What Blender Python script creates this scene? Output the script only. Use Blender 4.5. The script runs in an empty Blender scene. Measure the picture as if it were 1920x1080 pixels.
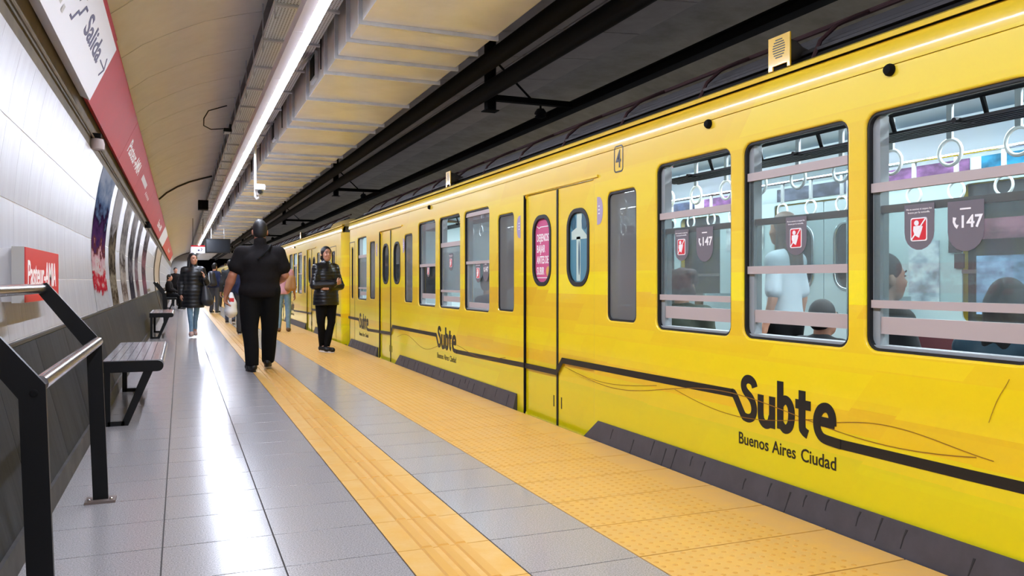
import bpy, math, random
import numpy as np
from mathutils import Vector, Matrix
random.seed(7)
R = math.radians
scene = bpy.context.scene
C = scene.collection

# ------------------------------------------------------------ camera, world, exposure
CAM_H = 1.12
cam_d = bpy.data.cameras.new('camera'); cam = bpy.data.objects.new('camera', cam_d); C.objects.link(cam)
cam.location = (0, 0, CAM_H); cam.rotation_euler = (R(90), 0, -R(22.255))
cam_d.sensor_width = 36.0; cam_d.lens = 28.5; cam_d.shift_y = -12 / 1920; cam_d.clip_start = 0.05; cam_d.clip_end = 300
scene.camera = cam
world = bpy.data.worlds.new('world'); scene.world = world; world.use_nodes = True
world.node_tree.nodes['Background'].inputs[0].default_value = (0.75, 0.8, 1.0, 1)
world.node_tree.nodes['Background'].inputs[1].default_value = 0.03
STRIP_POWER = 46.0       # the station's long lamp
CAR_POWER = 22.0         # lamps inside the train
scene.view_settings.view_transform = 'Standard'
scene.view_settings.look = 'None'
scene.view_settings.exposure = 1.3
scene.view_settings.gamma = 1.0
scene.view_settings.use_curve_mapping = False
try:
    scene.cycles.max_bounces = 10; scene.cycles.diffuse_bounces = 5; scene.cycles.glossy_bounces = 4
    scene.cycles.transparent_max_bounces = 16; scene.cycles.use_denoising = True
    scene.cycles.sample_clamp_indirect = 6.0; scene.cycles.caustics_reflective = False
except Exception:
    pass

# ------------------------------------------------------------ materials
def lin(c):
    return tuple((x / 255 / 12.92) if x / 255 <= 0.04045 else ((x / 255 + 0.055) / 1.055) ** 2.4 for x in c)

def mat(name, rgb, rough=0.5, metal=0.0, coat=0.0, noise=None, bump=None, emit=None, spec=None):
    """rgb in sRGB 0..255; noise=(scale, rgb2, amount[, stretch]); bump=(scale, strength[, stretch])"""
    m = bpy.data.materials.new(name); m.use_nodes = True
    nt = m.node_tree; b = nt.nodes['Principled BSDF']; L = nt.links
    c = lin(rgb)
    b.inputs['Base Color'].default_value = (*c, 1); b.inputs['Roughness'].default_value = rough
    b.inputs['Metallic'].default_value = metal; b.inputs['Coat Weight'].default_value = coat
    b.inputs['Coat Roughness'].default_value = 0.08
    if spec is not None: b.inputs['Specular IOR Level'].default_value = spec
    def coords(stretch):
        g = nt.nodes.new('ShaderNodeNewGeometry'); mp = nt.nodes.new('ShaderNodeMapping')
        mp.inputs['Scale'].default_value = stretch; L.new(g.outputs['Position'], mp.inputs['Vector']); return mp.outputs[0]
    if noise:
        st = noise[3] if len(noise) > 3 else (1, 1, 1)
        n = nt.nodes.new('ShaderNodeTexNoise'); n.inputs['Scale'].default_value = noise[0]; n.inputs['Detail'].default_value = 5
        n.inputs['Roughness'].default_value = 0.65
        L.new(coords(st), n.inputs['Vector'])
        r = nt.nodes.new('ShaderNodeMapRange'); r.inputs['From Min'].default_value = 0.35; r.inputs['From Max'].default_value = 0.65
        r.inputs['To Max'].default_value = noise[2]; L.new(n.outputs[0], r.inputs[0])
        mx = nt.nodes.new('ShaderNodeMix'); mx.data_type = 'RGBA'
        mx.inputs[6].default_value = (*c, 1); mx.inputs[7].default_value = (*lin(noise[1]), 1)
        L.new(r.outputs[0], mx.inputs[0]); L.new(mx.outputs[2], b.inputs['Base Color'])
    if bump:
        st = bump[2] if len(bump) > 2 else (1, 1, 1)
        n = nt.nodes.new('ShaderNodeTexNoise'); n.inputs['Scale'].default_value = bump[0]; n.inputs['Detail'].default_value = 3
        L.new(coords(st), n.inputs['Vector'])
        bp = nt.nodes.new('ShaderNodeBump'); bp.inputs['Strength'].default_value = bump[1]; bp.inputs['Distance'].default_value = 0.01
        L.new(n.outputs[0], bp.inputs['Height']); L.new(bp.outputs[0], b.inputs['Normal'])
    if emit:
        b.inputs['Emission Color'].default_value = (*lin(emit[0]), 1); b.inputs['Emission Strength'].default_value = emit[1]
    return m

def glass(name, tint, refl=0.12, alpha=0.1, rough=0.03, dirt=(150, 155, 155)):
    """window pane: mostly clear, a little dusty, mirror reflection at grazing angles"""
    m = bpy.data.materials.new(name); m.use_nodes = True; nt = m.node_tree; L = nt.links
    for n in list(nt.nodes): nt.nodes.remove(n)
    out = nt.nodes.new('ShaderNodeOutputMaterial')
    tr = nt.nodes.new('ShaderNodeBsdfTransparent'); tr.inputs[0].default_value = (*lin(tint), 1)
    df = nt.nodes.new('ShaderNodeBsdfDiffuse'); df.inputs[0].default_value = (*lin(dirt), 1)
    gl = nt.nodes.new('ShaderNodeBsdfGlossy'); gl.inputs['Roughness'].default_value = rough
    m1 = nt.nodes.new('ShaderNodeMixShader'); m1.inputs[0].default_value = alpha
    L.new(tr.outputs[0], m1.inputs[1]); L.new(df.outputs[0], m1.inputs[2])
    lw = nt.nodes.new('ShaderNodeLayerWeight'); lw.inputs['Blend'].default_value = 0.5
    pw = nt.nodes.new('ShaderNodeMath'); pw.operation = 'POWER'; pw.inputs[1].default_value = 4.0; L.new(lw.outputs['Facing'], pw.inputs[0])
    ml = nt.nodes.new('ShaderNodeMath'); ml.operation = 'MULTIPLY_ADD'; ml.inputs[1].default_value = 0.5; ml.inputs[2].default_value = refl; ml.use_clamp = True
    L.new(pw.outputs[0], ml.inputs[0])
    m2 = nt.nodes.new('ShaderNodeMixShader'); L.new(ml.outputs[0], m2.inputs[0])
    L.new(m1.outputs[0], m2.inputs[1]); L.new(gl.outputs[0], m2.inputs[2]); L.new(m2.outputs[0], out.inputs[0])
    return m

def emission(name, rgb, strength):
    m = bpy.data.materials.new(name); m.use_nodes = True; nt = m.node_tree
    for n in list(nt.nodes): nt.nodes.remove(n)
    o = nt.nodes.new('ShaderNodeOutputMaterial'); e = nt.nodes.new('ShaderNodeEmission')
    e.inputs[0].default_value = (*lin(rgb), 1); e.inputs[1].default_value = strength
    nt.links.new(e.outputs[0], o.inputs[0]); return m

M = {}
M['terrazzo'] = mat('terrazzo', (178, 174, 174), 0.20, noise=(170, (108, 104, 106), 0.85), bump=(3, 0.05))
M['joint'] = mat('joint_grout', (74, 69, 66), 0.8)
M['tactile'] = mat('yellow_tactile', (222, 172, 82), 0.36, noise=(9, (210, 168, 104), 0.55), bump=(60, 0.06))
M['dome'] = mat('worn_dome', (206, 152, 66), 0.4)
M['ridge'] = mat('worn_ridge', (214, 162, 78), 0.3)
M['guide'] = mat('yellow_guide', (216, 164, 76), 0.28, noise=(7, (222, 184, 118), 0.7), bump=(40, 0.05))
M['edge'] = mat('platform_edge_concrete', (70, 66, 60), 0.8)
M['wtile'] = mat('white_wall_tile', (188, 188, 194), 0.22, noise=(2.0, (174, 173, 177), 0.6, (0.6, 6, 0.25)), bump=(5.0, 0.08, (1, 5, 0.35)), spec=0.06)
M['wgrout'] = mat('white_grout', (228, 226, 226), 0.6)
M['slate'] = mat('slate_base', (20, 22, 26), 0.5, noise=(2.4, (50, 52, 57), 0.9, (1, 5, 0.4)), bump=(4, 0.1, (1, 3, 0.5)), spec=0.12)
M['ledge'] = mat('dark_ledge', (44, 40, 38), 0.5)
M['plinth'] = mat('stained_plinth', (66, 62, 60), 0.6, noise=(5, (24, 23, 24), 0.9))
M['vault'] = mat('vault_paint', (226, 222, 216), 0.55, noise=(3, (212, 207, 199), 0.6))
M['cove'] = mat('cove_paint', (104, 90, 64), 0.7, noise=(5, (78, 68, 52), 0.8))
M['vjoint'] = mat('vault_joint', (82, 68, 50), 0.9)
M['dark_panel'] = mat('track_ceiling_panel', (158, 150, 144), 0.85, noise=(3, (140, 133, 127), 0.6))
M['dark_conc'] = mat('track_concrete', (146, 142, 138), 0.9, noise=(2, (120, 116, 112), 0.8))
M['black_iron'] = mat('black_iron', (9, 9, 10), 0.8, spec=0.2)
M['black_paint'] = mat('black_paint', (6, 6, 7), 0.45, spec=0.3)
M['steel'] = mat('brushed_steel', (205, 200, 200), 0.2, 1.0)
M['galv'] = mat('galvanised', (206, 210, 220), 0.35, 0.3, noise=(6, (184, 188, 198), 0.7), bump=(7, 0.1))
M['duct'] = mat('duct_sheet', (240, 237, 234), 0.24, 0.35, noise=(4, (228, 224, 218), 0.6), bump=(2.2, 0.22))
M['fred'] = mat('sign_red', (182, 18, 30), 0.5, noise=(2, (170, 20, 30), 0.6), spec=0.2)
M['fred2'] = mat('sign_orange_red', (196, 60, 42), 0.5, spec=0.2)
M['swhite'] = mat('sign_white', (222, 220, 226), 0.35)
M['navy_ink'] = mat('navy_ink', (52, 42, 92), 0.5)
M['white_ink'] = mat('white_ink', (245, 243, 243), 0.5)
M['red_box'] = mat('station_red', (204, 36, 46), 0.4)
M['pale_grey'] = mat('pale_grey', (186, 184, 180), 0.5)
M['black_ink'] = mat('black_vinyl', (26, 25, 24), 0.35)
M['rubber'] = mat('black_rubber', (20, 20, 22), 0.55)
M['bumper'] = mat('grey_rubber', (74, 72, 78), 0.45, noise=(8, (60, 58, 63), 0.7))
M['scuff'] = mat('scuff', (34, 33, 35), 0.7)
M['alu'] = mat('dull_aluminium', (186, 173, 170), 0.5, 0.1)
M['alu_dark'] = mat('brown_aluminium', (112, 98, 92), 0.5, 0.1)
M['jamb'] = mat('jamb_grey', (150, 156, 158), 0.5)
M['inside'] = mat('car_panel', (206, 222, 222), 0.4)
M['inside_door'] = mat('car_door_steel', (176, 190, 192), 0.38, 0.2)
M['inside_white'] = mat('car_ceiling', (220, 234, 242), 0.35)
M['car_floor'] = mat('car_floor', (90, 90, 92), 0.5)
M['maroon'] = mat('maroon_seat', (70, 18, 26), 0.75)
M['chrome'] = mat('chrome', (220, 224, 228), 0.12, 1.0)
M['ring'] = mat('strap_white', (236, 236, 232), 0.35)
M['strapband'] = mat('strap_band', (150, 152, 152), 0.7)
M['roof'] = mat('car_roof_dark', (10, 10, 11), 0.8)
M['roofslat'] = mat('roof_slat', (46, 44, 46), 0.6)
M['oxide'] = mat('oxide_red', (62, 36, 38), 0.8)
M['pane'] = glass('window_pane', (232, 238, 238), 0.03, 0.09, 0.03, (176, 186, 188))
M['pane_dusty'] = glass('dusty_pane', (214, 220, 222), 0.04, 0.30, 0.08, (168, 174, 176))
M['pane_frost'] = glass('frosted_pane', (190, 194, 194), 0.05, 0.5, 0.1, (142, 142, 142))
M['pane_dark'] = glass('dark_pane', (120, 128, 130), 0.05, 0.35, 0.05, (92, 94, 96))
M['sticker_grey'] = mat('sticker_grey', (112, 106, 112), 0.5)
M['sticker_lilac'] = mat('sticker_lilac', (168, 152, 182), 0.5)
M['sticker_red'] = mat('sticker_red', (214, 40, 52), 0.5)
M['poster_pink'] = mat('poster_pink', (206, 84, 132), 0.5)
M['poster_teal'] = mat('poster_teal', (84, 138, 156), 0.4)
M['poster_pale'] = mat('poster_pale', (196, 216, 204), 0.4)
M['poster_deep'] = mat('poster_deep', (52, 96, 116), 0.4)
M['cdome'] = mat('cab_dome_tan', (214, 184, 112), 0.5)
M['lamp_strip'] = emission('lamp_strip', (228, 236, 255), STRIP_POWER)
M['lamp_car'] = emission('lamp_car', (232, 246, 255), CAR_POWER)
M['housing'] = mat('lamp_housing', (206, 202, 214), 0.4)
M['cable'] = mat('cable', (40, 36, 32), 0.6)
M['white_plastic'] = mat('white_plastic', (230, 230, 228), 0.4)
M['screen'] = mat('screen_glass', (30, 34, 40), 0.15)
M['yellow_part'] = mat('yellow_metal', (236, 192, 40), 0.3, coat=0.3)

def paint():
    """yellow vinyl wrap printed with big slanted patches of other yellows"""
    m = mat('yellow_wrap', (246, 200, 36), 0.3, coat=0.6)
    nt = m.node_tree; L = nt.links; b = nt.nodes['Principled BSDF']
    g = nt.nodes.new('ShaderNodeNewGeometry'); sp = nt.nodes.new('ShaderNodeSeparateXYZ'); L.new(g.outputs['Position'], sp.inputs[0])
    def math_(op, a, c):
        n = nt.nodes.new('ShaderNodeMath'); n.operation = op
        for i, x in enumerate((a, c)):
            if isinstance(x, (int, float)): n.inputs[i].default_value = x
            else: L.new(x, n.inputs[i])
        return n.outputs[0]
    def patches(sy, sz, slant, off):
        y = math_('ADD', sp.outputs[1], math_('MULTIPLY', sp.outputs[2], slant))
        cell = nt.nodes.new('ShaderNodeCombineXYZ')
        zc = math_('FLOOR', math_('ADD', math_('MULTIPLY', sp.outputs[2], sz), off), 0)
        yc = math_('FLOOR', math_('ADD', math_('MULTIPLY', y, sy), math_('MULTIPLY', zc, 0.37)), 0)
        L.new(yc, cell.inputs[0]); L.new(zc, cell.inputs[1]); cell.inputs[2].default_value = off
        w = nt.nodes.new('ShaderNodeTexWhiteNoise'); w.noise_dimensions = '3D'; L.new(cell.outputs[0], w.inputs[0])
        return w.outputs[0]
    f = math_('MULTIPLY', math_('ADD', patches(0.55, 3.1, 0.8, 0.15), patches(0.9, 4.6, 0.8, 0.6)), 0.5)
    z = sp.outputs[2]
    low = nt.nodes.new('ShaderNodeValToRGB'); r = low.color_ramp; r.interpolation = 'CONSTANT'
    # z / 2.3 with a little patchwork shift
    zz = math_('ADD', math_('MULTIPLY', z, 1 / 2.3), math_('MULTIPLY', f, 0.03))
    L.new(zz, low.inputs[0])
    stops = [(0.0, (228, 212, 4)), (0.155, (238, 212, 12)), (0.20, (242, 198, 18)), (0.25, (248, 214, 16)), (0.33, (247, 207, 26)), (0.375, (243, 196, 34)),
             (0.465, (250, 220, 16)), (0.535, (247, 205, 40)), (0.62, (248, 208, 46)), (0.72, (247, 209, 52)), (0.83, (245, 206, 56))]
    r.elements[0].position = 0; r.elements[0].color = (*lin(stops[0][1]), 1)
    r.elements[1].position = stops[1][0]; r.elements[1].color = (*lin(stops[1][1]), 1)
    for p_, c_ in stops[2:]:
        e = r.elements.new(p_); e.color = (*lin(c_), 1)
    hv = nt.nodes.new('ShaderNodeHueSaturation')
    L.new(low.outputs[0], hv.inputs['Color'])
    L.new(math_('ADD', math_('MULTIPLY', f, 0.020), 0.496), hv.inputs['Hue'])
    L.new(math_('ADD', math_('MULTIPLY', f, 0.10), 0.94), hv.inputs['Value'])
    L.new(hv.outputs[0], b.inputs['Base Color'])
    return m
M['paint'] = paint()

def picture(name, cols, scale, stretch=(1, 1, 1), rough=0.35):
    """an abstract printed picture: bands of noise through a few colours"""
    m = mat(name, cols[0], rough, spec=0.12); nt = m.node_tree; L = nt.links; b = nt.nodes['Principled BSDF']
    g = nt.nodes.new('ShaderNodeNewGeometry'); mp = nt.nodes.new('ShaderNodeMapping'); mp.inputs['Scale'].default_value = stretch
    L.new(g.outputs['Position'], mp.inputs[0])
    n = nt.nodes.new('ShaderNodeTexNoise'); n.inputs['Scale'].default_value = scale; n.inputs['Detail'].default_value = 4
    L.new(mp.outputs[0], n.inputs['Vector'])
    cr = nt.nodes.new('ShaderNodeValToRGB'); r = cr.color_ramp
    k = len(cols)
    r.elements[0].position = 0.36; r.elements[0].color = (*lin(cols[0]), 1)
    r.elements[1].position = 0.64; r.elements[1].color = (*lin(cols[-1]), 1)
    for i in range(1, k - 1):
        e = r.elements.new(0.36 + 0.28 * i / (k - 1)); e.color = (*lin(cols[i]), 1)
    L.new(n.outputs[0], cr.inputs[0]); L.new(cr.outputs[0], b.inputs['Base Color'])
    return m

def mural(name, stops, wob=0.42, scale=5.0):
    """a printed picture whose content changes up the wall: (height, colour) bands broken up by noise"""
    m = mat(name, (128, 128, 128), 0.9, spec=0.0); nt = m.node_tree; L = nt.links; b = nt.nodes['Principled BSDF']
    g = nt.nodes.new('ShaderNodeNewGeometry'); mp = nt.nodes.new('ShaderNodeMapping'); mp.inputs['Scale'].default_value = (1, 0.5, 1.6)
    L.new(g.outputs['Position'], mp.inputs[0]); sp = nt.nodes.new('ShaderNodeSeparateXYZ'); L.new(g.outputs['Position'], sp.inputs[0])
    n = nt.nodes.new('ShaderNodeTexNoise'); n.inputs['Scale'].default_value = scale; n.inputs['Detail'].default_value = 6; L.new(mp.outputs[0], n.inputs['Vector'])
    a = nt.nodes.new('ShaderNodeMath'); a.operation = 'MULTIPLY_ADD'; a.inputs[1].default_value = wob * 2; a.inputs[2].default_value = -wob; L.new(n.outputs[0], a.inputs[0])
    c = nt.nodes.new('ShaderNodeMath'); c.operation = 'ADD'; L.new(sp.outputs[2], c.inputs[0]); L.new(a.outputs[0], c.inputs[1])
    r = nt.nodes.new('ShaderNodeMapRange'); r.inputs['From Min'].default_value = 0.8; r.inputs['From Max'].default_value = 2.3; L.new(c.outputs[0], r.inputs[0])
    cr = nt.nodes.new('ShaderNodeValToRGB'); e = cr.color_ramp.elements
    e[0].position = 0; e[0].color = (*lin(stops[0][1]), 1); e[1].position = 1; e[1].color = (*lin(stops[-1][1]), 1)
    for z, col in stops[1:-1]:
        q = e.new((z - 0.8) / 1.5); q.color = (*lin(col), 1)
    L.new(r.outputs[0], cr.inputs[0]); L.new(cr.outputs[0], b.inputs['Base Color']); return m

# ------------------------------------------------------------ mesh helpers
ORG = {}                                        # world origin of each built object

class MB:
    def __init__(s): s.v = []; s.f = []
    def add(s, vs, fs):
        o = len(s.v); s.v += [tuple(map(float, p)) for p in vs]; s.f += [tuple(i + o for i in q) for q in fs]; return s
    def box(s, lo, hi):
        x0, y0, z0 = lo; x1, y1, z1 = hi
        return s.add([(x0, y0, z0), (x1, y0, z0), (x1, y1, z0), (x0, y1, z0), (x0, y0, z1), (x1, y0, z1), (x1, y1, z1), (x0, y1, z1)],
                     [(0, 3, 2, 1), (4, 5, 6, 7), (0, 1, 5, 4), (1, 2, 6, 5), (2, 3, 7, 6), (3, 0, 4, 7)])
    def cbox(s, lo, hi, c=0.004):
        """box with chamfered top edges"""
        x0, y0, z0 = lo; x1, y1, z1 = hi
        s.add([(x0, y0, z0), (x1, y0, z0), (x1, y1, z0), (x0, y1, z0), (x0, y0, z1 - c), (x1, y0, z1 - c), (x1, y1, z1 - c), (x0, y1, z1 - c),
               (x0 + c, y0 + c, z1), (x1 - c, y0 + c, z1), (x1 - c, y1 - c, z1), (x0 + c, y1 - c, z1)],
              [(0, 3, 2, 1), (0, 1, 5, 4), (1, 2, 6, 5), (2, 3, 7, 6), (3, 0, 4, 7), (4, 5, 9, 8), (5, 6, 10, 9), (6, 7, 11, 10), (7, 4, 8, 11), (8, 9, 10, 11)])
        return s
    def prism(s, poly, axis, a, b):
        """polygon in the plane across axis (x: (y,z), y: (x,z), z: (x,y)) extruded from a to b"""
        P = {'x': lambda p, t: (t, p[0], p[1]), 'y': lambda p, t: (p[0], t, p[1]), 'z': lambda p, t: (p[0], p[1], t)}[axis]
        n = len(poly)
        fs = [tuple(range(n))[::-1], tuple(range(n, 2 * n))] + [(i, (i + 1) % n, n + (i + 1) % n, n + i) for i in range(n)]
        return s.add([P(p, a) for p in poly] + [P(p, b) for p in poly], fs)
    def tube(s, pts, r, n=10, caps=True):
        pts = [Vector(p) for p in pts]; rs = r if isinstance(r, (list, tuple)) else [r] * len(pts)
        up = None; vs = []; fs = []
        for i, p in enumerate(pts):
            d = ((pts[min(i + 1, len(pts) - 1)] - p).normalized() + (p - pts[max(i - 1, 0)]).normalized()).normalized()
            if up is None: up = Vector((0, 0, 1)) if abs(d.z) < 0.9 else Vector((0, 1, 0))
            a = d.cross(up).normalized(); u = a.cross(d).normalized(); up = u
            for k in range(n):
                t = 2 * math.pi * k / n; vs.append(p + rs[i] * (a * math.cos(t) + u * math.sin(t)))
        m = len(pts)
        for i in range(m - 1):
            for k in range(n): fs.append((i * n + k, i * n + (k + 1) % n, (i + 1) * n + (k + 1) % n, (i + 1) * n + k))
        if caps: fs += [tuple(range(n))[::-1], tuple(range((m - 1) * n, m * n))]
        return s.add(vs, fs)
    def ring(s, c, r, t, axis='x', n=20, k=8, sx=1, sz=1):
        vs = []; fs = []
        for i in range(n):
            a = 2 * math.pi * i / n
            for j in range(k):
                b = 2 * math.pi * j / k; rr = r + t * math.cos(b); h = t * math.sin(b)
                p = (h, rr * math.cos(a) * sx, rr * math.sin(a) * sz) if axis == 'x' else ((rr * math.cos(a) * sx, h, rr * math.sin(a) * sz) if axis == 'y' else (rr * math.cos(a) * sx, rr * math.sin(a) * sz, h))
                vs.append((c[0] + p[0], c[1] + p[1], c[2] + p[2]))
        for i in range(n):
            for j in range(k): fs.append((i * k + j, ((i + 1) % n) * k + j, ((i + 1) % n) * k + (j + 1) % k, i * k + (j + 1) % k))
        return s.add(vs, fs)
    def ball(s, c, r, nu=12, nv=8):
        rx, ry, rz = r if isinstance(r, (list, tuple)) else (r, r, r)
        vs = [(c[0], c[1], c[2] - rz)]; fs = []
        for j in range(1, nv):
            b = -math.pi / 2 + math.pi * j / nv
            for i in range(nu):
                a = 2 * math.pi * i / nu; vs.append((c[0] + rx * math.cos(b) * math.cos(a), c[1] + ry * math.cos(b) * math.sin(a), c[2] + rz * math.sin(b)))
        vs.append((c[0], c[1], c[2] + rz)); t = len(vs) - 1
        for i in range(nu):
            fs.append((0, 1 + (i + 1) % nu, 1 + i)); fs.append((t, t - nu + i, t - nu + (i + 1) % nu))
            for j in range(nv - 2):
                a0 = 1 + j * nu
                fs.append((a0 + i, a0 + (i + 1) % nu, a0 + nu + (i + 1) % nu, a0 + nu + i))
        return s.add(vs, fs)
    def lathe(s, prof, c, axis='z', n=20):
        """profile of (radius, height) turned about an axis through c"""
        vs = []; fs = []; m = len(prof)
        for r, h in prof:
            for i in range(n):
                a = 2 * math.pi * i / n; x, y = r * math.cos(a), r * math.sin(a)
                p = (x, y, h) if axis == 'z' else ((h, x, y) if axis == 'x' else (x, h, y))
                vs.append((c[0] + p[0], c[1] + p[1], c[2] + p[2]))
        for j in range(m - 1):
            for i in range(n): fs.append((j * n + i, j * n + (i + 1) % n, (j + 1) * n + (i + 1) % n, (j + 1) * n + i))
        fs += [tuple(range(n))[::-1], tuple(range((m - 1) * n, m * n))]
        return s.add(vs, fs)
    def sheet(s, prof, y0, y1, th, ny=1):
        """an (x,z) polyline swept along y, thickened by th along its left-hand normal"""
        n = len(prof); off = []
        for i in range(n):
            a = Vector(prof[max(i - 1, 0)]); b = Vector(prof[min(i + 1, n - 1)]); d = (b - a).normalized()
            off.append((prof[i][0] - d.y * th, prof[i][1] + d.x * th))
        ys = [y0 + (y1 - y0) * k / ny for k in range(ny + 1)]
        vs = []; fs = []
        for y in ys: vs += [(p[0], y, p[1]) for p in prof] + [(p[0], y, p[1]) for p in off]
        w = 2 * n
        for k in range(ny):
            for i in range(n - 1):
                fs.append((k * w + i, k * w + i + 1, (k + 1) * w + i + 1, (k + 1) * w + i))
                fs.append((k * w + n + i, (k + 1) * w + n + i, (k + 1) * w + n + i + 1, k * w + n + i + 1))
            fs.append((k * w, (k + 1) * w, (k + 1) * w + n, k * w + n))
            fs.append((k * w + n - 1, k * w + 2 * n - 1, (k + 1) * w + 2 * n - 1, (k + 1) * w + n - 1))
        for k, flip in ((0, 1), (ny, 0)):
            for i in range(n - 1):
                q = (k * w + i, k * w + n + i, k * w + n + i + 1, k * w + i + 1); fs.append(q if flip else q[::-1])
        return s.add(vs, fs)
    def mesh(s, name, m, org=(0, 0, 0), smooth=False):
        me = bpy.data.meshes.new(name)
        me.from_pydata([(p[0] - org[0], p[1] - org[1], p[2] - org[2]) for p in s.v], [], s.f)
        for x in (m if isinstance(m, (list, tuple)) else [m]): me.materials.append(x)
        if smooth:
            me.polygons.foreach_set('use_smooth', [True] * len(me.polygons))
            if smooth != 'all':
                try: me.set_sharp_from_angle(angle=R(smooth if isinstance(smooth, (int, float)) and smooth is not True else 40))
                except Exception: pass
        me.update(); return me
    def build(s, name, m, parent=None, smooth=False):
        if parent is not None: org = ORG[parent.name]
        else:
            a = np.array(s.v); org = tuple((a.min(0)[:2] + a.max(0)[:2]) / 2) + (a[:, 2].min(),)
        o = bpy.data.objects.new(name, s.mesh(name, m, org, smooth)); C.objects.link(o)
        if parent is not None: o.parent = parent
        else: o.location = org
        ORG[o.name] = org
        return o

def tag(o, label=None, cat=None, group=None, kind=None):
    if label: o['label'] = label
    if cat: o['category'] = cat
    if group: o['group'] = group
    if kind: o['kind'] = kind
    return o

def thing(name, loc, label=None, cat=None, group=None, kind=None):
    o = bpy.data.objects.new(name, None); C.objects.link(o); o.location = loc; o.empty_display_size = 0.1
    ORG[o.name] = tuple(loc)
    return tag(o, label, cat, group, kind)

def piece(name, me, parent, loc):
    """one piece sharing its mesh; loc is where the mesh's own origin goes, in the world"""
    o = bpy.data.objects.new(name, me); C.objects.link(o); o.parent = parent
    g = ORG[parent.name]; o.location = (loc[0] - g[0], loc[1] - g[1], loc[2] - g[2]); ORG[o.name] = loc
    return o

def copy_tree(o, parent=None, dy=0.0):
    c = o.copy(); C.objects.link(c); c.parent = parent
    if parent is None: c.location.y += dy
    for ch in list(o.children): copy_tree(ch, c)
    return c

def rrect(x0, x1, y0, y1, r, n=5):
    pts = []
    for cx, cy, a in ((x1 - r, y1 - r, 0), (x0 + r, y1 - r, 90), (x0 + r, y0 + r, 180), (x1 - r, y0 + r, 270)):
        for k in range(n + 1):
            t = R(a + 90 * k / n); pts.append((cx + r * math.cos(t), cy + r * math.sin(t)))
    return pts

def cut_sheet(mb, outer, holes, x, th, bev=0.0):
    """flat sheet in the (y,z) plane at x..x+th with holes, edges rounded by bev"""
    cu = bpy.data.curves.new('cut', 'CURVE'); cu.dimensions = '2D'; cu.fill_mode = 'BOTH'
    cu.extrude = th / 2 - bev; cu.bevel_depth = bev; cu.bevel_resolution = 2; cu.offset = -bev
    for poly in [outer] + holes:
        sp = cu.splines.new('POLY'); sp.points.add(len(poly) - 1); sp.use_cyclic_u = True
        for p, q in zip(sp.points, poly): p.co = (q[0], q[1], 0, 1)
    ob = bpy.data.objects.new('cut', cu); me = bpy.data.meshes.new_from_object(ob)
    mb.add([(x + th / 2 + v.co.z, v.co.x, v.co.y) for v in me.vertices], [tuple(p.vertices) for p in me.polygons])
    bpy.data.objects.remove(ob); bpy.data.curves.remove(cu); bpy.data.meshes.remove(me)
    return mb

def text(mb, s, size, origin, xa, ya, width=None, ext=0.0006, align='LEFT', squeeze=None, heavy=0.0):
    """lettering as flat raised geometry; xa = reading direction, ya = up"""
    cu = bpy.data.curves.new('txt', 'FONT'); cu.body = s; cu.size = size; cu.extrude = ext; cu.align_x = align; cu.resolution_u = 3; cu.offset = heavy
    ob = bpy.data.objects.new('txt', cu); me = bpy.data.meshes.new_from_object(ob)
    xa = Vector(xa).normalized(); ya = Vector(ya).normalized(); za = xa.cross(ya); o = Vector(origin)
    co = [v.co.copy() for v in me.vertices]
    kx = 1.0
    if width and co:
        w = max(c.x for c in co) - min(c.x for c in co); kx = width / max(w, 1e-6)
    if squeeze: kx = squeeze
    mb.add([o + xa * (c.x * kx) + ya * c.y + za * c.z for c in co], [tuple(p.vertices) for p in me.polygons])
    bpy.data.objects.remove(ob); bpy.data.curves.remove(cu); bpy.data.meshes.remove(me)
    return mb

def ribbon(mb, pts, w, f, th=0.0012):
    """flat line of width w through 2-D points with mitred joints; f maps (a, b, height) to the world"""
    n = len(pts); P = [Vector(p) for p in pts]; Lf = []; Rt = []
    for i in range(n):
        d0 = (P[i] - P[i - 1]).normalized() if i else (P[1] - P[0]).normalized()
        d1 = (P[i + 1] - P[i]).normalized() if i < n - 1 else d0
        t = (d0 + d1).normalized(); nn = Vector((-t.y, t.x)); k = 1 / max(0.35, nn.dot(Vector((-d0.y, d0.x))))
        ww = w[i] if isinstance(w, (list, tuple)) else w
        Lf.append(P[i] + nn * ww / 2 * k); Rt.append(P[i] - nn * ww / 2 * k)
    vs = [f(p.x, p.y, th) for p in Lf] + [f(p.x, p.y, th) for p in Rt] + [f(p.x, p.y, 0) for p in Lf] + [f(p.x, p.y, 0) for p in Rt]
    fs = []
    for i in range(n - 1):
        fs += [(i, n + i, n + i + 1, i + 1), (2 * n + i, i, i + 1, 2 * n + i + 1), (n + i, 3 * n + i, 3 * n + i + 1, n + i + 1)]
    fs += [(0, 2 * n, 3 * n, n), (n - 1, 2 * n - 1, 4 * n - 1, 3 * n - 1)]
    return mb.add(vs, fs)

def arc(cx, cy, rx, ry, a0, a1, n=10):
    return [(cx + rx * math.cos(R(a0 + (a1 - a0) * k / n)), cy + ry * math.sin(R(a0 + (a1 - a0) * k / n))) for k in range(n + 1)]

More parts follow.
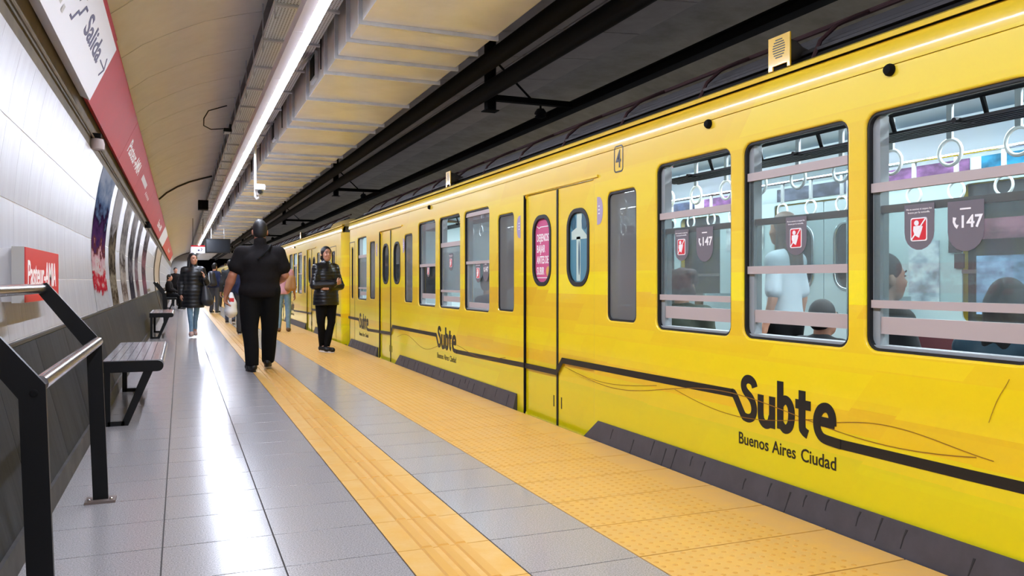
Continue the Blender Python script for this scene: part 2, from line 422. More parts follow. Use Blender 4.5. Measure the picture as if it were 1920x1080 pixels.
# ============================================================ THE STATION SHELL
Y0, Y1 = -9.0, 78.0
XE = 2.71                                       # platform edge
TP = 0.43; TY = 3.287                           # floor tile pitch along the platform
floor = MB().box((-0.66, Y0, -0.30), (XE, Y1, -0.006)).build('floor', M['joint']); tag(floor, 'long platform floor of pale terrazzo with yellow tactile strips', kind='structure')
k0, k1 = -5, 34
COLS = [(-0.62, -0.07), (-0.07, 0.38), (0.38, 0.83), (1.24, 1.73)]
G = 0.003
def dome_tile(w):
    m = MB().cbox((-w / 2 + G, -TP / 2 + 0.0045, -0.05), (w / 2 - G, TP / 2 - 0.0045, 0.0), 0.0008)
    nx, ny = 18, 8
    for i in range(14):
        for j in range(ny):
            cx = -w / 2 + w * (i + 0.5) / nx; cy = -TP / 2 + TP * (j + 0.5) / ny
            ring = [(cx + r_ * math.cos(a * math.pi / 3), cy + r_ * math.sin(a * math.pi / 3), z) for r_, z in ((0.0125, 0.0), (0.007, 0.0022)) for a in range(6)]
            m.add(ring, [(q, (q + 1) % 6, 6 + (q + 1) % 6, 6 + q) for q in range(6)] + [tuple(range(6, 12))])
    return m
def bar_tile(w):
    m = MB().cbox((-w / 2 + G, -TP / 2 + G, -0.05), (w / 2 - G, TP / 2 - G, 0.0), 0.0008)
    for cx in (-0.075, 0.0, 0.075):
        m.add([(cx - 0.026, -TP / 2 + 0.006, 0), (cx + 0.026, -TP / 2 + 0.006, 0), (cx + 0.026, TP / 2 - 0.006, 0), (cx - 0.026, TP / 2 - 0.006, 0),
               (cx - 0.019, -TP / 2 + 0.012, 0.007), (cx + 0.019, -TP / 2 + 0.012, 0.007), (cx + 0.019, TP / 2 - 0.012, 0.007), (cx - 0.019, TP / 2 - 0.012, 0.007)],
              [(0, 1, 5, 4), (1, 2, 6, 5), (2, 3, 7, 6), (3, 0, 4, 7), (4, 5, 6, 7)])
    return m
col_mesh = [MB().cbox((-(b - a) / 2 + G, -TP / 2 + G, -0.05), ((b - a) / 2 - G, TP / 2 - G, 0.0), 0.0006).mesh('floor_tile', M['terrazzo']) for a, b in COLS]
tact_mesh = dome_tile(0.98).mesh('tactile_tile', [M['tactile'], M['dome']]); guide_mesh = bar_tile(0.41).mesh('guide_tile', [M['guide'], M['ridge']])
for me_ in (tact_mesh, guide_mesh): me_.polygons.foreach_set('material_index', [0 if i < 10 else 1 for i in range(len(me_.polygons))])
for k in range(k0, k1):
    y = TY + TP * (k + 0.5)
    for (a, b), me in zip(COLS, col_mesh): piece('floor_tile', me, floor, ((a + b) / 2, y, 0))
    piece('guide_tile', guide_mesh, floor, (1.035, y, 0))
    piece('tactile_tile', tact_mesh, floor, (2.22, y, 0))
far = MB(); fart = MB(); farg = MB()
for k in list(range(k1, int((Y1 - TY) / TP))) + list(range(int((Y0 - TY) / TP) + 1, k0)):
    y = TY + TP * k
    for a, b in COLS: far.box((a + G, y + G, -0.05), (b - G, y + TP - G, 0))
    farg.box((0.83 + G, y + G, -0.05), (1.24 - G, y + TP - G, 0.0))
    for cx in (-0.075, 0.0, 0.075): farg.box((1.035 + cx - 0.02, y + 0.008, 0.0), (1.035 + cx + 0.02, y + TP - 0.008, 0.005))
    fart.box((1.73 + G, y + G, -0.05), (XE - G, y + TP - G, 0.002))
tag(far.build('floor_tiling', M['terrazzo'], floor), kind='stuff'); tag(fart.build('tactile_tiling', M['tactile'], floor), kind='stuff'); tag(farg.build('guide_tiling', M['guide'], floor), kind='stuff')
tag(MB().box((2.60, Y0, -1.25), (XE - 0.004, Y1, -0.30)).build('wall_platform_face', M['edge']), 'dark platform face below the yellow edge', kind='structure')
tag(MB().box((2.60, Y0, -1.35), (9.4, Y1 + 12, -1.25)).build('floor_trackbed', M['dark_conc']), 'dark track bed under the train', kind='structure')

# left wall: slate base leaning outwards, glazed tile above
WB = [(-0.585, 0.0), (-0.77, 0.80)]
WT = [(-0.785, 0.815), (-0.825, 1.14), (-0.838, 1.35), (-0.838, 1.55), (-0.822, 1.75), (-0.796, 1.94), (-0.768, 2.12), (-0.728, 2.30)]
back = [(-0.60, -0.02)] + [(x - 0.012, z) for x, z in WB] + [(x - 0.003, z) for x, z in WT]
wall = MB().sheet(back, Y0, Y1, 0.25).build('wall_left', M['wgrout']); tag(wall, 'platform wall of white glazed tile over a slate base', kind='structure')
COURSE = [WT[0:2], WT[1:4], WT[3:6], WT[5:8]]
WP = 0.42
def course_mesh(prof):
    g = 0.0028; p = [Vector(q) for q in prof]
    d0 = (p[1] - p[0]).normalized(); d1 = (p[-1] - p[-2]).normalized(); p[0] = p[0] + d0 * g; p[-1] = p[-1] - d1 * g
    c = Vector(prof[0]); p = [q - c for q in p]
    return MB().sheet([tuple(q) for q in p], -WP / 2 + 0.0016, WP / 2 - 0.0016, 0.010).mesh('wall_tile', M['wtile'], smooth=30)
cm = [course_mesh(p) for p in COURSE]
TJ = 3.0
for k in range(0, 64):
    for ci in range(4):
        piece('wall_tile', cm[ci], wall, (COURSE[ci][0][0], TJ + WP * (k + 0.5), COURSE[ci][0][1]))
rest = MB()
for k in list(range(64, int((Y1 - TJ) / WP))) + list(range(int((Y0 - TJ) / WP) + 1, 0)):
    for p in COURSE:
        q = [Vector(a) for a in p]; q[0] = q[0] + (q[1] - q[0]).normalized() * 0.0028; q[-1] = q[-1] - (q[-1] - q[-2]).normalized() * 0.0028
        rest.sheet([tuple(a) for a in q], TJ + WP * k + 0.0016, TJ + WP * (k + 1) - 0.0016, 0.010)
tag(rest.build('wall_tiling', M['wtile'], wall, smooth=30), kind='stuff')
bp_ = [(-0.6, 0.10), (-0.77, 0.79)]
base_mesh = MB().sheet([(bp_[0][0] + 0.6, 0.10), (bp_[1][0] + 0.6, 0.79)], 0.003, 1.197, 0.012).mesh('base_panel', M['slate'])
for k in range(-4, 40): piece('base_panel', base_mesh, wall, (-0.60, 0.55 + 1.2 * k, 0))
tag(MB().box((-0.84, Y0, 0.795), (-0.765, Y1, 0.812)).build('trim_1', M['ledge']), 'thin dark ledge between slate and white tile', kind='structure')
tag(MB().prism([(-0.70, -0.005), (-0.572, -0.005), (-0.585, 0.105), (-0.70, 0.105)], 'y', Y0, Y1).build('baseboard_left', M['plinth']), 'stained plinth along the foot of the wall', kind='structure')

# vault over the platform, then the dark ceiling over the tracks
VA = [(-0.740, 2.302), (-0.735, 2.45), (-0.690, 2.62), (-0.63, 2.82), (-0.51, 3.03), (-0.30, 3.20), (-0.05, 3.34), (0.20, 3.46), (0.45, 3.545), (0.72, 3.62)]
VB = [(0.72, 3.62), (1.2, 3.74), (1.8, 3.88), (2.4, 4.0), (3.2, 4.15), (4.4, 4.32), (5.6, 4.40), (6.6, 4.36), (7.6, 4.05), (8.5, 3.45), (9.1, 2.4), (9.25, 1.2), (9.25, -1.3)]
ceil = MB().sheet([(x - 0.012, z + 0.016) for x, z in VA], Y0, Y1, 0.3).build('ceiling', M['vjoint'], smooth=30); tag(ceil, 'tan painted vault over the platform', kind='structure')
VP_ = 1.25
vm = MB().sheet([(x, z) for x, z in VA[2:]], 0.008, VP_ - 0.008, 0.012).mesh('vault_panel', M['vault'], smooth=30)
for k in range(-8, 56): piece('vault_panel', vm, ceil, (0, 7.8 + VP_ * (k - 3), 0))
tag(MB().sheet([(x + 0.002, z) for x, z in VA[:3]], Y0, Y1, 0.02).build('trim_2', M['cove'], smooth=30), 'dirty tan cove between the tiles and the fascia signs', kind='structure')
tceil = MB().sheet(VB, Y0, Y1 + 12, 0.3).build('ceiling_tracks', M['dark_conc'], smooth=30); tag(tceil, 'dark concrete ceiling over the tracks', kind='structure')
PS = [(2.3, 3.98), (3.35, 4.175), (4.45, 4.325), (5.58, 4.397)]
for a, b in zip(PS[:-1], PS[1:]):
    pm = MB().sheet([(a[0] + 0.01, a[1] - 0.035), (b[0] - 0.01, b[1] - 0.035)], 0.012, 1.288, 0.03).mesh('ceiling_panel', M['dark_panel'])
    for k in range(-2, 36): piece('ceiling_panel', pm, tceil, (0, 4.0 + 1.3 * k, 0))
# far end: wall with the black tunnel mouth
endw = MB(); endw.box((-1.2, Y1, -0.3), (1.35, Y1 + 0.4, 4.2)); endw.box((1.35, Y1, 3.2), (9.3, Y1 + 0.4, 4.8))
tag(endw.build('wall_end', M['pale_grey']), 'grey end wall around the tunnel mouth', kind='structure')
tag(MB().box((1.0, Y1 + 11.6, -1.3), (9.3, Y1 + 12, 4.8)).build('wall_tunnel', M['black_iron']), 'black inside of the tunnel mouth', kind='structure')
tag(MB().box((-1.2, Y0 - 0.3, -1.3), (9.3, Y0, 4.8)).build('wall_back', M['pale_grey']), 'wall behind the viewer', kind='structure')

# the facing platform beyond the train
tag(MB().box((7.3, Y0, -0.3), (9.2, Y1, 0.0)).build('floor_opposite', M['terrazzo']), 'facing platform floor beyond the train', kind='structure')
tag(MB().sheet([(9.2, 2.3), (9.22, 0.8)], Y0, Y1, 0.02).build('wall_opposite', M['wtile']), 'white tiled wall of the facing platform', kind='structure')
fill_lamp = thing('strip_light', (8.2, 30, 2.9), 'added unseen strip light beyond the train that brightens the track ceiling', 'light')  # added lamp, out of view behind the train, lifts the dark track ceiling
d2 = MB()
for k in range(58):
    y = Y0 + 1.5 * k; d2.add([(8.16, y, 2.916), (8.24, y, 2.916), (8.24, y + 1.5, 2.916), (8.16, y + 1.5, 2.916)], [(3, 2, 1, 0)])
d2.build('diffuser', M['lamp_strip'], fill_lamp); MB().box((8.12, Y0, 2.922), (8.28, Y1, 3.0)).build('housing', M['housing'], fill_lamp)
# ------------------------------------------------------------ strip lamp, cable tray, duct
lamp = thing('strip_light', (0.83, 30, 2.9), 'continuous white strip light running the length of the platform', 'light')
hb = MB()
for k in range(58): hb.box((0.752, Y0 + 1.5 * k + 0.004, 2.925), (0.828, Y0 + 1.5 * k + 1.496, 3.005)); hb.box((0.828, Y0 + 1.5 * k + 0.004, 2.930), (0.905, Y0 + 1.5 * k + 1.496, 3.005))
hb.build('housing', M['housing'], lamp)
db = MB()
for k in range(58):
    y = Y0 + 1.5 * k
    db.add([(0.828, y, 2.9260), (0.868, y, 2.9155), (0.900, y, 2.926), (0.900, y + 1.5, 2.926), (0.868, y + 1.5, 2.9155), (0.828, y + 1.5, 2.9260)], [(0, 5, 4, 1), (1, 4, 3, 2)])
db.build('diffuser', M['lamp_strip'], lamp)
for k in range(-2, 22):
    y = 3.1 + 3.0 * k
    MB().tube([(0.83, y, 3.0), (0.83, y, 3.66)], 0.005, 6).build('suspension_rod', M['galv'], lamp)

def perforated():
    m = mat('perforated_tray', (226, 232, 240), 0.4); nt = m.node_tree; L = nt.links; b = nt.nodes['Principled BSDF']
    g = nt.nodes.new('ShaderNodeNewGeometry'); mp = nt.nodes.new('ShaderNodeMapping'); mp.inputs['Scale'].default_value = (40, 28, 0)
    L.new(g.outputs['Position'], mp.inputs[0])
    v = nt.nodes.new('ShaderNodeTexVoronoi'); v.inputs['Scale'].default_value = 1; v.inputs['Randomness'].default_value = 0
    L.new(mp.outputs[0], v.inputs['Vector'])
    gt = nt.nodes.new('ShaderNodeMath'); gt.operation = 'LESS_THAN'; gt.inputs[1].default_value = 0.27; L.new(v.outputs['Distance'], gt.inputs[0])
    mx = nt.nodes.new('ShaderNodeMix'); mx.data_type = 'RGBA'; mx.inputs[6].default_value = (*lin((226, 232, 240)), 1); mx.inputs[7].default_value = (*lin((96, 98, 104)), 1)
    L.new(gt.outputs[0], mx.inputs[0]); L.new(mx.outputs[2], b.inputs['Base Color']); return m
tray = thing('cable_tray', (0.82, 30, 3.3), 'perforated grey steel cable tray hung beside the strip light', 'cable tray')
MB().box((0.69, Y0, 3.30), (1.17, Y1, 3.306)).build('tray_bed', perforated(), tray)
MB().box((0.69, Y0, 3.306), (0.695, Y1, 3.36)).build('tray_rim', M['galv'], tray)
MB().box((1.165, Y0, 3.306), (1.17, Y1, 3.36)).build('tray_rim', M['galv'], tray)
hm = MB(); hm.box((-0.01, -0.02, 0), (0.50, 0.02, 0.02)); hm.tube([(-0.004, 0, -0.1), (-0.004, 0, 0.34)], 0.006, 6)
hme = hm.mesh('hanger', M['galv'])
for k in range(-6, 60): piece('hanger', hme, tray, (0.69, 6.57 + 1.0 * k, 3.278))
cab = MB()
cab.tube([(0.74, Y0, 3.335), (0.75, 20, 3.335), (0.74, Y1, 3.335)], 0.02, 8); cab.build('cable', M['cable'], tray)
MB().tube([(0.80, Y0, 3.33), (0.79, 25, 3.33), (0.81, Y1, 3.33)], 0.017, 8).build('cable', M['cable'], tray)

duct = thing('air_duct', (1.72, 30, 3.0), 'big rectangular sheet metal air duct above the platform edge', 'air duct')
ys = [-8.6, -7.5, -6.4, -5.3, -4.2, -3.1, -2.0, -0.9, 0.2, 1.3, 2.4, 3.5, 4.6, 5.82, 6.28, 6.79, 7.33, 8.44, 9.58, 10.06, 11.22, 12.26]
while ys[-1] < 74: ys.append(ys[-1] + (0.52 if len(ys) % 3 else 1.1))
for a, b in zip(ys[:-1], ys[1:]):
    s_ = MB(); h = 0.006 * random.uniform(-1, 1)
    yc = (a + b) / 2
    s_.add([(1.215, a + 0.012, 3.0), (2.235, a + 0.012, 3.0), (2.235, a + 0.012, 3.42), (1.215, a + 0.012, 3.42), (1.215, b - 0.012, 3.0), (2.235, b - 0.012, 3.0), (2.235, b - 0.012, 3.42), (1.215, b - 0.012, 3.42),
            (1.72, yc, 3.006 + h), (1.221, yc, 3.21)],
           [(0, 4, 8), (4, 5, 8), (5, 1, 8), (1, 0, 8), (2, 6, 7, 3), (1, 5, 6, 2), (0, 3, 9), (3, 7, 9), (7, 4, 9), (4, 0, 9)])
    s_.build('duct_section', M['duct'], duct)
fl = MB()
fl.box((-0.03, -0.011, -0.028), (1.05, 0.011, 0.0)); fl.box((-0.03, -0.011, 0.0), (-0.0, 0.011, 0.45)); fl.box((1.02, -0.011, 0.0), (1.05, 0.011, 0.45))
flm = fl.mesh('duct_flange', M['galv'])
for y in ys: piece('duct_flange', flm, duct, (1.215, y, 3.0))
vb = MB(); vb.box((-0.03, -0.16, 0), (0.0, 0.16, 0.26)); vbm = vb.mesh('vent_frame', M['galv'])
vd = MB(); vd.box((-0.036, -0.13, 0.03), (-0.03, 0.13, 0.23)); vdm = vd.mesh('vent_mouth', M['black_iron'])
vf = MB(); vf.add([(-0.036, -0.15, 0.25), (-0.036, 0.15, 0.25), (-0.16, 0.15, 0.12), (-0.16, -0.15, 0.12), (-0.036, -0.15, 0.256), (-0.036, 0.15, 0.256), (-0.166, 0.15, 0.122), (-0.166, -0.15, 0.122)],
                  [(0, 1, 2, 3), (4, 7, 6, 5), (0, 3, 7, 4), (1, 5, 6, 2), (2, 6, 7, 3)]); vfm = vf.mesh('vent_flap', M['galv'])
for y in (8.0, 11.6, 15.2, 18.8, 22.4, 26.0, 29.6, 33.2): 
    fr = piece('vent_frame', vbm, duct, (1.215, y, 3.06)); piece('vent_mouth', vdm, fr, (1.215, y, 3.06)); piece('vent_flap', vfm, fr, (1.215, y, 3.06))
for k in range(-3, 25):
    y = 4.4 + 3 * k
    for x in (1.17, 2.28): MB().tube([(x, y, 3.03), (x, y, 3.99 if x > 2 else 3.74)], 0.006, 6).build('drop_rod', M['black_iron'], duct)

# ------------------------------------------------------------ pipes, hangers and overhead conductor above the track
tag(MB().tube([(2.75, Y0, 3.24), (2.75, 30, 3.24), (2.75, Y1, 3.24)], 0.085, 12).build('pipe', M['black_iron'], smooth=True), 'upper black pipe next to the air duct', 'pipe', 'black pipes over the track')
tag(MB().tube([(2.95, Y0, 3.10), (2.95, 30, 3.10), (2.95, Y1, 3.10)], 0.085, 12).build('pipe', M['black_iron'], smooth=True), 'lower black pipe running nearest the train', 'pipe', 'black pipes over the track')
rail = MB(); rail.prism([(4.10, 3.07), (4.22, 3.07), (4.22, 3.085), (4.175, 3.09), (4.175, 3.15), (4.22, 3.155), (4.22, 3.17), (4.10, 3.17), (4.10, 3.155), (4.145, 3.15), (4.145, 3.09), (4.10, 3.085)], 'y', Y0, Y1)
tag(rail.build('overhead_rail', M['black_iron']), 'dark rigid overhead power rail above the train roof', 'power rail')
ordn = ['nearest', 'second', 'third', 'fourth', 'fifth', 'sixth']
for k in range(6):
    y = 8.25 + 9.45 * k
    t = thing('bracket', (3.12, y, 3.0), '%s black iron bracket post hanging from the ceiling over the track' % ordn[k], 'bracket', 'ceiling brackets')
    zc = 4.08
    m = MB(); m.box((3.07, y - 0.05, 2.98), (3.085, y + 0.05, zc)); m.box((3.155, y - 0.05, 2.98), (3.17, y + 0.05, zc)); m.box((3.085, y - 0.008, 2.98), (3.155, y + 0.008, zc)); m.build('post', M['black_iron'], t)
    MB().box((3.04, y - 0.07, 2.97), (3.2, y + 0.07, 2.98)).build('end_plate', M['black_iron'], t)
    MB().box((3.17, y - 0.04, 3.09), (4.10, y + 0.04, 3.15)).build('arm', M['black_iron'], t)
    i_ = MB(); i_.lathe([(0.012, 0.09), (0.012, 0.06), (0.04, 0.055), (0.065, 0.02), (0.07, 0.0), (0.05, -0.01), (0.065, -0.03), (0.03, -0.05)], (3.72, y, 2.99), 'z', 14); i_.build('insulator', M['black_iron'], t, smooth=True)
    MB().tube([(3.1, y, 3.6), (3.6, y, 3.15)], 0.012, 6).build('brace', M['black_iron'], t)

# ============================================================ THE TRAIN
XT = 2.76; XF = 5.56
WZ = (0.822, 1.848)
def side_map(x):
    return lambda a, b, h: (x - h, a, b)
SUB_W = 0.69
def subte(mb, yl, zb, f, s=1.0):
    """the joined-up word: strokes in (u right, v up) from yl (left end, larger y) at baseline zb; letters about 0.25 tall"""
    w = 0.045 * s
    cnt = [0]
    def S(pts):
        P = [Vector(p) for p in pts]; out = []
        for i in range(len(P) - 1):
            p0, p1, p2, p3 = P[max(i - 1, 0)], P[i], P[i + 1], P[min(i + 2, len(P) - 1)]
            n = 4 if len(P) > 2 else 1
            for k in range(n):
                t = k / n; out.append(0.5 * ((2 * p1) + (p2 - p0) * t + (2 * p0 - 5 * p1 + 4 * p2 - p3) * t * t + (3 * p1 - p0 - 3 * p2 + p3) * t ** 3))
        out.append(P[-1]); cnt[0] += 1
        ribbon(mb, [(yl - p.x * s, zb + p.y * s) for p in out], w, f, 0.001 + 0.0002 * cnt[0])
    # S, tail runs out to the lower left into the line
    S([(0.128, 0.195), (0.118, 0.217), (0.092, 0.232), (0.062, 0.230), (0.042, 0.212), (0.040, 0.188), (0.056, 0.165), (0.094, 0.140), (0.116, 0.112), (0.124, 0.078), (0.114, 0.046), (0.088, 0.030), (0.055, 0.030), (0.030, 0.045), (-0.035, 0.135), (-0.062, 0.144)])
    S([(0.175, 0.165), (0.175, 0.062), (0.188, 0.030), (0.215, 0.018), (0.245, 0.030), (0.258, 0.062)]); S([(0.262, 0.165), (0.262, 0.005)])
    S([(0.322, 0.250), (0.322, 0.012)]); S([(0.322, 0.135), (0.350, 0.160), (0.378, 0.156), (0.398, 0.128), (0.402, 0.085), (0.394, 0.045), (0.374, 0.022), (0.348, 0.020), (0.322, 0.045)])
    S([(0.475, 0.222), (0.475, 0.062), (0.484, 0.032), (0.512, 0.018)]); S([(0.430, 0.155), (0.532, 0.155)])
    S([(0.575, 0.095), (0.682, 0.095)]); S([(0.672, 0.085), (0.668, 0.130), (0.648, 0.158), (0.620, 0.162), (0.592, 0.145), (0.574, 0.108), (0.574, 0.066), (0.588, 0.036), (0.616, 0.018), (0.68, 0.012), (0.72, 0.010)])

def window(car, ya, yb, bars, panes, x=XT, stickers=()):
    z0, z1 = WZ
    m = MB(); cut_sheet(m, rrect(ya - 0.004, yb + 0.004, z0 - 0.004, z1 + 0.004, 0.058), [rrect(ya + 0.012, yb - 0.012, z0 + 0.012, z1 - 0.012, 0.048)], x + 0.012, 0.022)
    w = m.build('window', M['rubber'], car)
    j = MB()
    j.box((x + 0.034, yb - 0.05, z0 + 0.012), (x + 0.085, yb - 0.004, z1 - 0.012)); j.build('jamb', M['jamb'], w)
    MB().box((x + 0.034, ya + 0.004, z0 + 0.012), (x + 0.085, ya + 0.03, z1 - 0.012)).build('jamb', M['jamb'], w)
    MB().box((x + 0.02, ya + 0.02, z0 + 0.004), (x + 0.09, yb - 0.02, z0 + 0.024)).build('sill', M['jamb'], w)
    for (a, b, dx, mm) in bars:
        MB().box((x + 0.02 + dx, ya + 0.014, a), (x + 0.045 + dx, yb - 0.014, b)).build('sash_bar', M[mm], w)
    for (a, b, dx, mm) in panes:
        MB().box((x + 0.031 + dx, ya + 0.02, a), (x + 0.034 + dx, yb - 0.02, b)).build('pane', M[mm], w)
    return w

def no_lean_sticker(car, yc, zc, s=1.0, x=XT + 0.029):
    f = side_map(x)
    m = MB(); poly = [(yc + 0.09 * s, zc + 0.115 * s), (yc + 0.09 * s, zc - 0.03 * s)] + [(yc - 0.09 * s * math.cos(R(180 - t)) * 1.0, zc - 0.03 * s - 0.09 * s * math.sin(R(t))) for t in range(20, 180, 20)] + [(yc - 0.09 * s, zc - 0.03 * s), (yc - 0.09 * s, zc + 0.115 * s)]
    m.prism(poly, 'x', x - 0.001, x); st = m.build('sticker', M['sticker_grey'], car)
    a = MB(); text(a, 'No te asomes ni saques los', 0.014 * s, f(yc + 0.078 * s, zc + 0.085 * s, 0.002), (0, -1, 0), (0, 0, 1)); text(a, 'brazos por la ventanilla.', 0.014 * s, f(yc + 0.068 * s, zc + 0.068 * s, 0.002), (0, -1, 0), (0, 0, 1)); a.build('small_print', M['white_ink'], st)
    b = MB(); b.prism(rrect(yc - 0.05 * s, yc + 0.05 * s, zc - 0.075 * s, zc + 0.045 * s, 0.012 * s, 3), 'x', x - 0.003, x - 0.001); b.build('white_border', M['white_ink'], st)
    b = MB(); b.prism(rrect(yc - 0.044 * s, yc + 0.044 * s, zc - 0.069 * s, zc + 0.039 * s, 0.010 * s, 3), 'x', x - 0.004, x - 0.003); b.build('red_square', M['sticker_red'], st)
    w = MB(); g = side_map(x - 0.004)
    w.prism([(yc + 0.012 * s + 0.014 * s * math.cos(R(t)), zc + 0.018 * s + 0.014 * s * math.sin(R(t))) for t in range(0, 360, 30)], 'x', x - 0.0052, x - 0.004)
    w.prism([(yc + 0.030 * s, zc + 0.002 * s), (yc - 0.002 * s, zc + 0.004 * s), (yc - 0.026 * s, zc + 0.0 * s), (yc - 0.02 * s, zc - 0.02 * s), (yc - 0.004 * s, zc - 0.058 * s), (yc + 0.022 * s, zc - 0.045 * s), (yc + 0.032 * s, zc - 0.02 * s)][::-1], 'x', x - 0.0052, x - 0.004)
    ribbon(w, [(yc + 0.044 * s, zc - 0.069 * s), (yc - 0.044 * s, zc + 0.039 * s)], 0.007 * s, g, 0.002)
    w.build('pictogram', M['white_ink'], st)
    return st

def phone_sticker(car, yc, zc, s=1.0, x=XT + 0.029):
    f = side_map(x)
    poly = [(yc + 0.10 * s, zc + 0.13 * s), (yc + 0.10 * s, zc - 0.02 * s)] + [(yc + 0.10 * s * math.cos(R(t)), zc - 0.02 * s - 0.10 * s * math.sin(R(t))) for t in range(20, 180, 20)] + [(yc - 0.10 * s, zc - 0.02 * s), (yc - 0.10 * s, zc + 0.13 * s)]
    m = MB(); m.prism(poly, 'x', x - 0.001, x); st = m.build('sticker', M['sticker_grey'], car)
    a = MB(); text(a, '147', 0.085 * s, f(yc + 0.035 * s, zc - 0.002 * s, 0.002), (0, -1, 0), (0, 0, 1), width=0.115 * s, heavy=0.002 * s)
    ribbon(a, [(yc + 0.042 * s, zc + 0.002 * s), (yc + 0.056 * s, zc + 0.010 * s), (yc + 0.064 * s, zc + 0.028 * s), (yc + 0.060 * s, zc + 0.050 * s)], [0.022 * s, 0.012 * s, 0.012 * s, 0.02 * s], f, 0.002)
    ribbon(a, [(yc + 0.03 * s, zc + 0.09 * s), (yc - 0.03 * s, zc + 0.09 * s)], 0.008 * s, f, 0.002)
    a.build('number', M['white_ink'], st); return st

def make_car(name, y0, y1, label, doors, tall, wins, subs, lines, bumpers, number=None, lamps=(), horns=(), slots=(), interior=True, cab=False):
    car = thing(name, (XT + 1.4, (y0 + y1) / 2, -0.3), label, 'train car', 'cars of the yellow train')
    zt = 2.03
    ends = 0.22
    holes = [rrect(a, b, WZ[0], WZ[1], 0.06) for a, b, *_ in wins]
    holes += [rrect(a, b, 0.85, 1.74, 0.05) for a, b in tall]
    holes += [rrect(c - 0.628, c + 0.628, -0.03, 1.862, 0.03) for c in doors]
    holes += [rrect(a, b, 0.83, 1.71, 0.03) for a, b in slots]
    outer = [(y0 + ends, -0.42), (y1 - ends, -0.42), (y1 - ends, zt), (y0 + ends, zt)]
    m = MB(); cut_sheet(m, outer, holes, XT, 0.03, 0.010); m.build('body_side', M['paint'], car, smooth=30)
    # rounded car ends
    for ye, sgn in ((y0, 1), (y1, -1)):
        for X, sx in ((XT, 1), (XF, -1)):
            e = MB(); pr = [(X + sx * ends * (1 - math.cos(R(t))), ye + sgn * ends * (1 - math.sin(R(t)))) for t in range(0, 91, 10)]
            vs = [(x, y, z) for z in (-0.42, zt) for x, y in pr]; n = len(pr)
            e.add(vs, [(i, i + 1, n + i + 1, n + i) for i in range(n - 1)]); e.build('end_corner', M['paint'], car, smooth=True)
        MB().box((XT + ends, min(ye, ye + sgn * 0.04), -0.42), (XF - ends, max(ye, ye + sgn * 0.04), 2.2)).build('end_wall', M['paint'], car)
    # cantrail: side rolls over into the gutter
    cp = [(XT, zt), (XT - 0.002, 2.075), (XT + 0.002, 2.10), (XT + 0.012, 2.128), (XT + 0.028, 2.148)]
    m = MB(); m.sheet(cp, y0 + 0.1, y1 - 0.1, -0.02, ny=24); m.build('cantrail', M['paint'], car, smooth=True)
    gp = [(XT + 0.004, 2.150), (XT + 0.0, 2.170), (XT + 0.012, 2.180), (XT + 0.06, 2.182)]
    m = MB(); m.sheet(gp, y0 + 0.12, y1 - 0.12, -0.012, ny=24); m.build('gutter', M['paint'], car, smooth=True)
    rp = [(XT + 0.04, 2.165), (XT + 0.12, 2.235), (XT + 0.32, 2.35), (XT + 0.7, 2.44), (XT + 1.4, 2.48), (XF - 0.7, 2.44), (XF - 0.32, 2.35), (XF - 0.1, 2.22), (XF, 2.05)]
    m = MB(); m.sheet(rp, y0 + (1.35 if cab else 0.1), y1 - 0.1, -0.03); m.build('roof', M['roof'], car, smooth=True)
    for x, z in ((XT + 0.11, 2.255), (XT + 0.18, 2.30), (XT + 0.25, 2.345), (XT + 0.32, 2.385), (XT + 0.40, 2.42)):
        MB().box((x, y0 + (1.6 if cab else 0.8), z - 0.008), (x + 0.035, y1 - 0.8, z + 0.008)).build('roof_slat', M['roofslat'], car)
    MB().tube([(XT + 0.46, y0 + (1.6 if cab else 0.8), 2.485), (XT + 0.46, (y0 + y1) / 2, 2.485), (XT + 0.46, y1 - 0.8, 2.485)], 0.015, 8).build('roof_rail', M['oxide'], car)
    rb = MB(); rb.tube([(XT + 0.09, 0, 2.20), (XT + 0.14, 0, 2.30), (XT + 0.24, 0, 2.385), (XT + 0.36, 0, 2.445), (XT + 0.46, 0, 2.485)], 0.011, 6)
    g = ORG[car.name]; rbm = rb.mesh('roof_rib', M['oxide'], (XT + 0.09, 0, 2.20))
    yy = y0 + (1.9 if cab else 1.3)
    while yy < y1 - 0.9: piece('roof_rib', rbm, car, (XT + 0.09, yy, 2.20)); yy += 0.93
    # other side, floor, ceiling
    m = MB(); cut_sheet(m, outer, [rrect(c - 0.628, c + 0.628, -0.03, 1.862, 0.03) for c in doors] + [rrect(a, b, WZ[0], WZ[1], 0.06) for a, b, *_ in wins], XF - 0.03, 0.03); m.build('body_side', M['paint'], car)
    MB().box((XT + 0.03, y0 + 0.05, -0.10), (XF - 0.03, y1 - 0.05, -0.035)).build('car_floor', M['car_floor'], car)
    MB().box((XT + 0.1, y0 + 0.4, -0.9), (XF - 0.1, y1 - 0.4, -0.40)).build('underframe', M['roof'], car)
    lining = [rrect(a - 0.004, b + 0.004, WZ[0] - 0.004, WZ[1] + 0.004, 0.06) for a, b, *_ in wins] + [rrect(a, b, 0.85, 1.74, 0.05) for a, b in tall] + [rrect(c - 0.64, c + 0.64, -0.03, 1.87, 0.03) for c in doors] + [rrect(a, b, 0.83, 1.71, 0.03) for a, b in slots]
    inner = [(y0 + 0.3, -0.035), (y1 - 0.3, -0.035), (y1 - 0.3, 2.06), (y0 + 0.3, 2.06)]
    m = MB(); cut_sheet(m, inner, lining, XT + 0.092, 0.012); m.build('lining', M['inside'], car)
    m = MB(); cut_sheet(m, inner, [rrect(a - 0.004, b + 0.004, WZ[0] - 0.004, WZ[1] + 0.004, 0.06) for a, b, *_ in wins] + [rrect(c - 0.64, c + 0.64, -0.03, 1.87, 0.03) for c in doors], XF - 0.11, 0.012); m.build('lining', M['inside'], car)
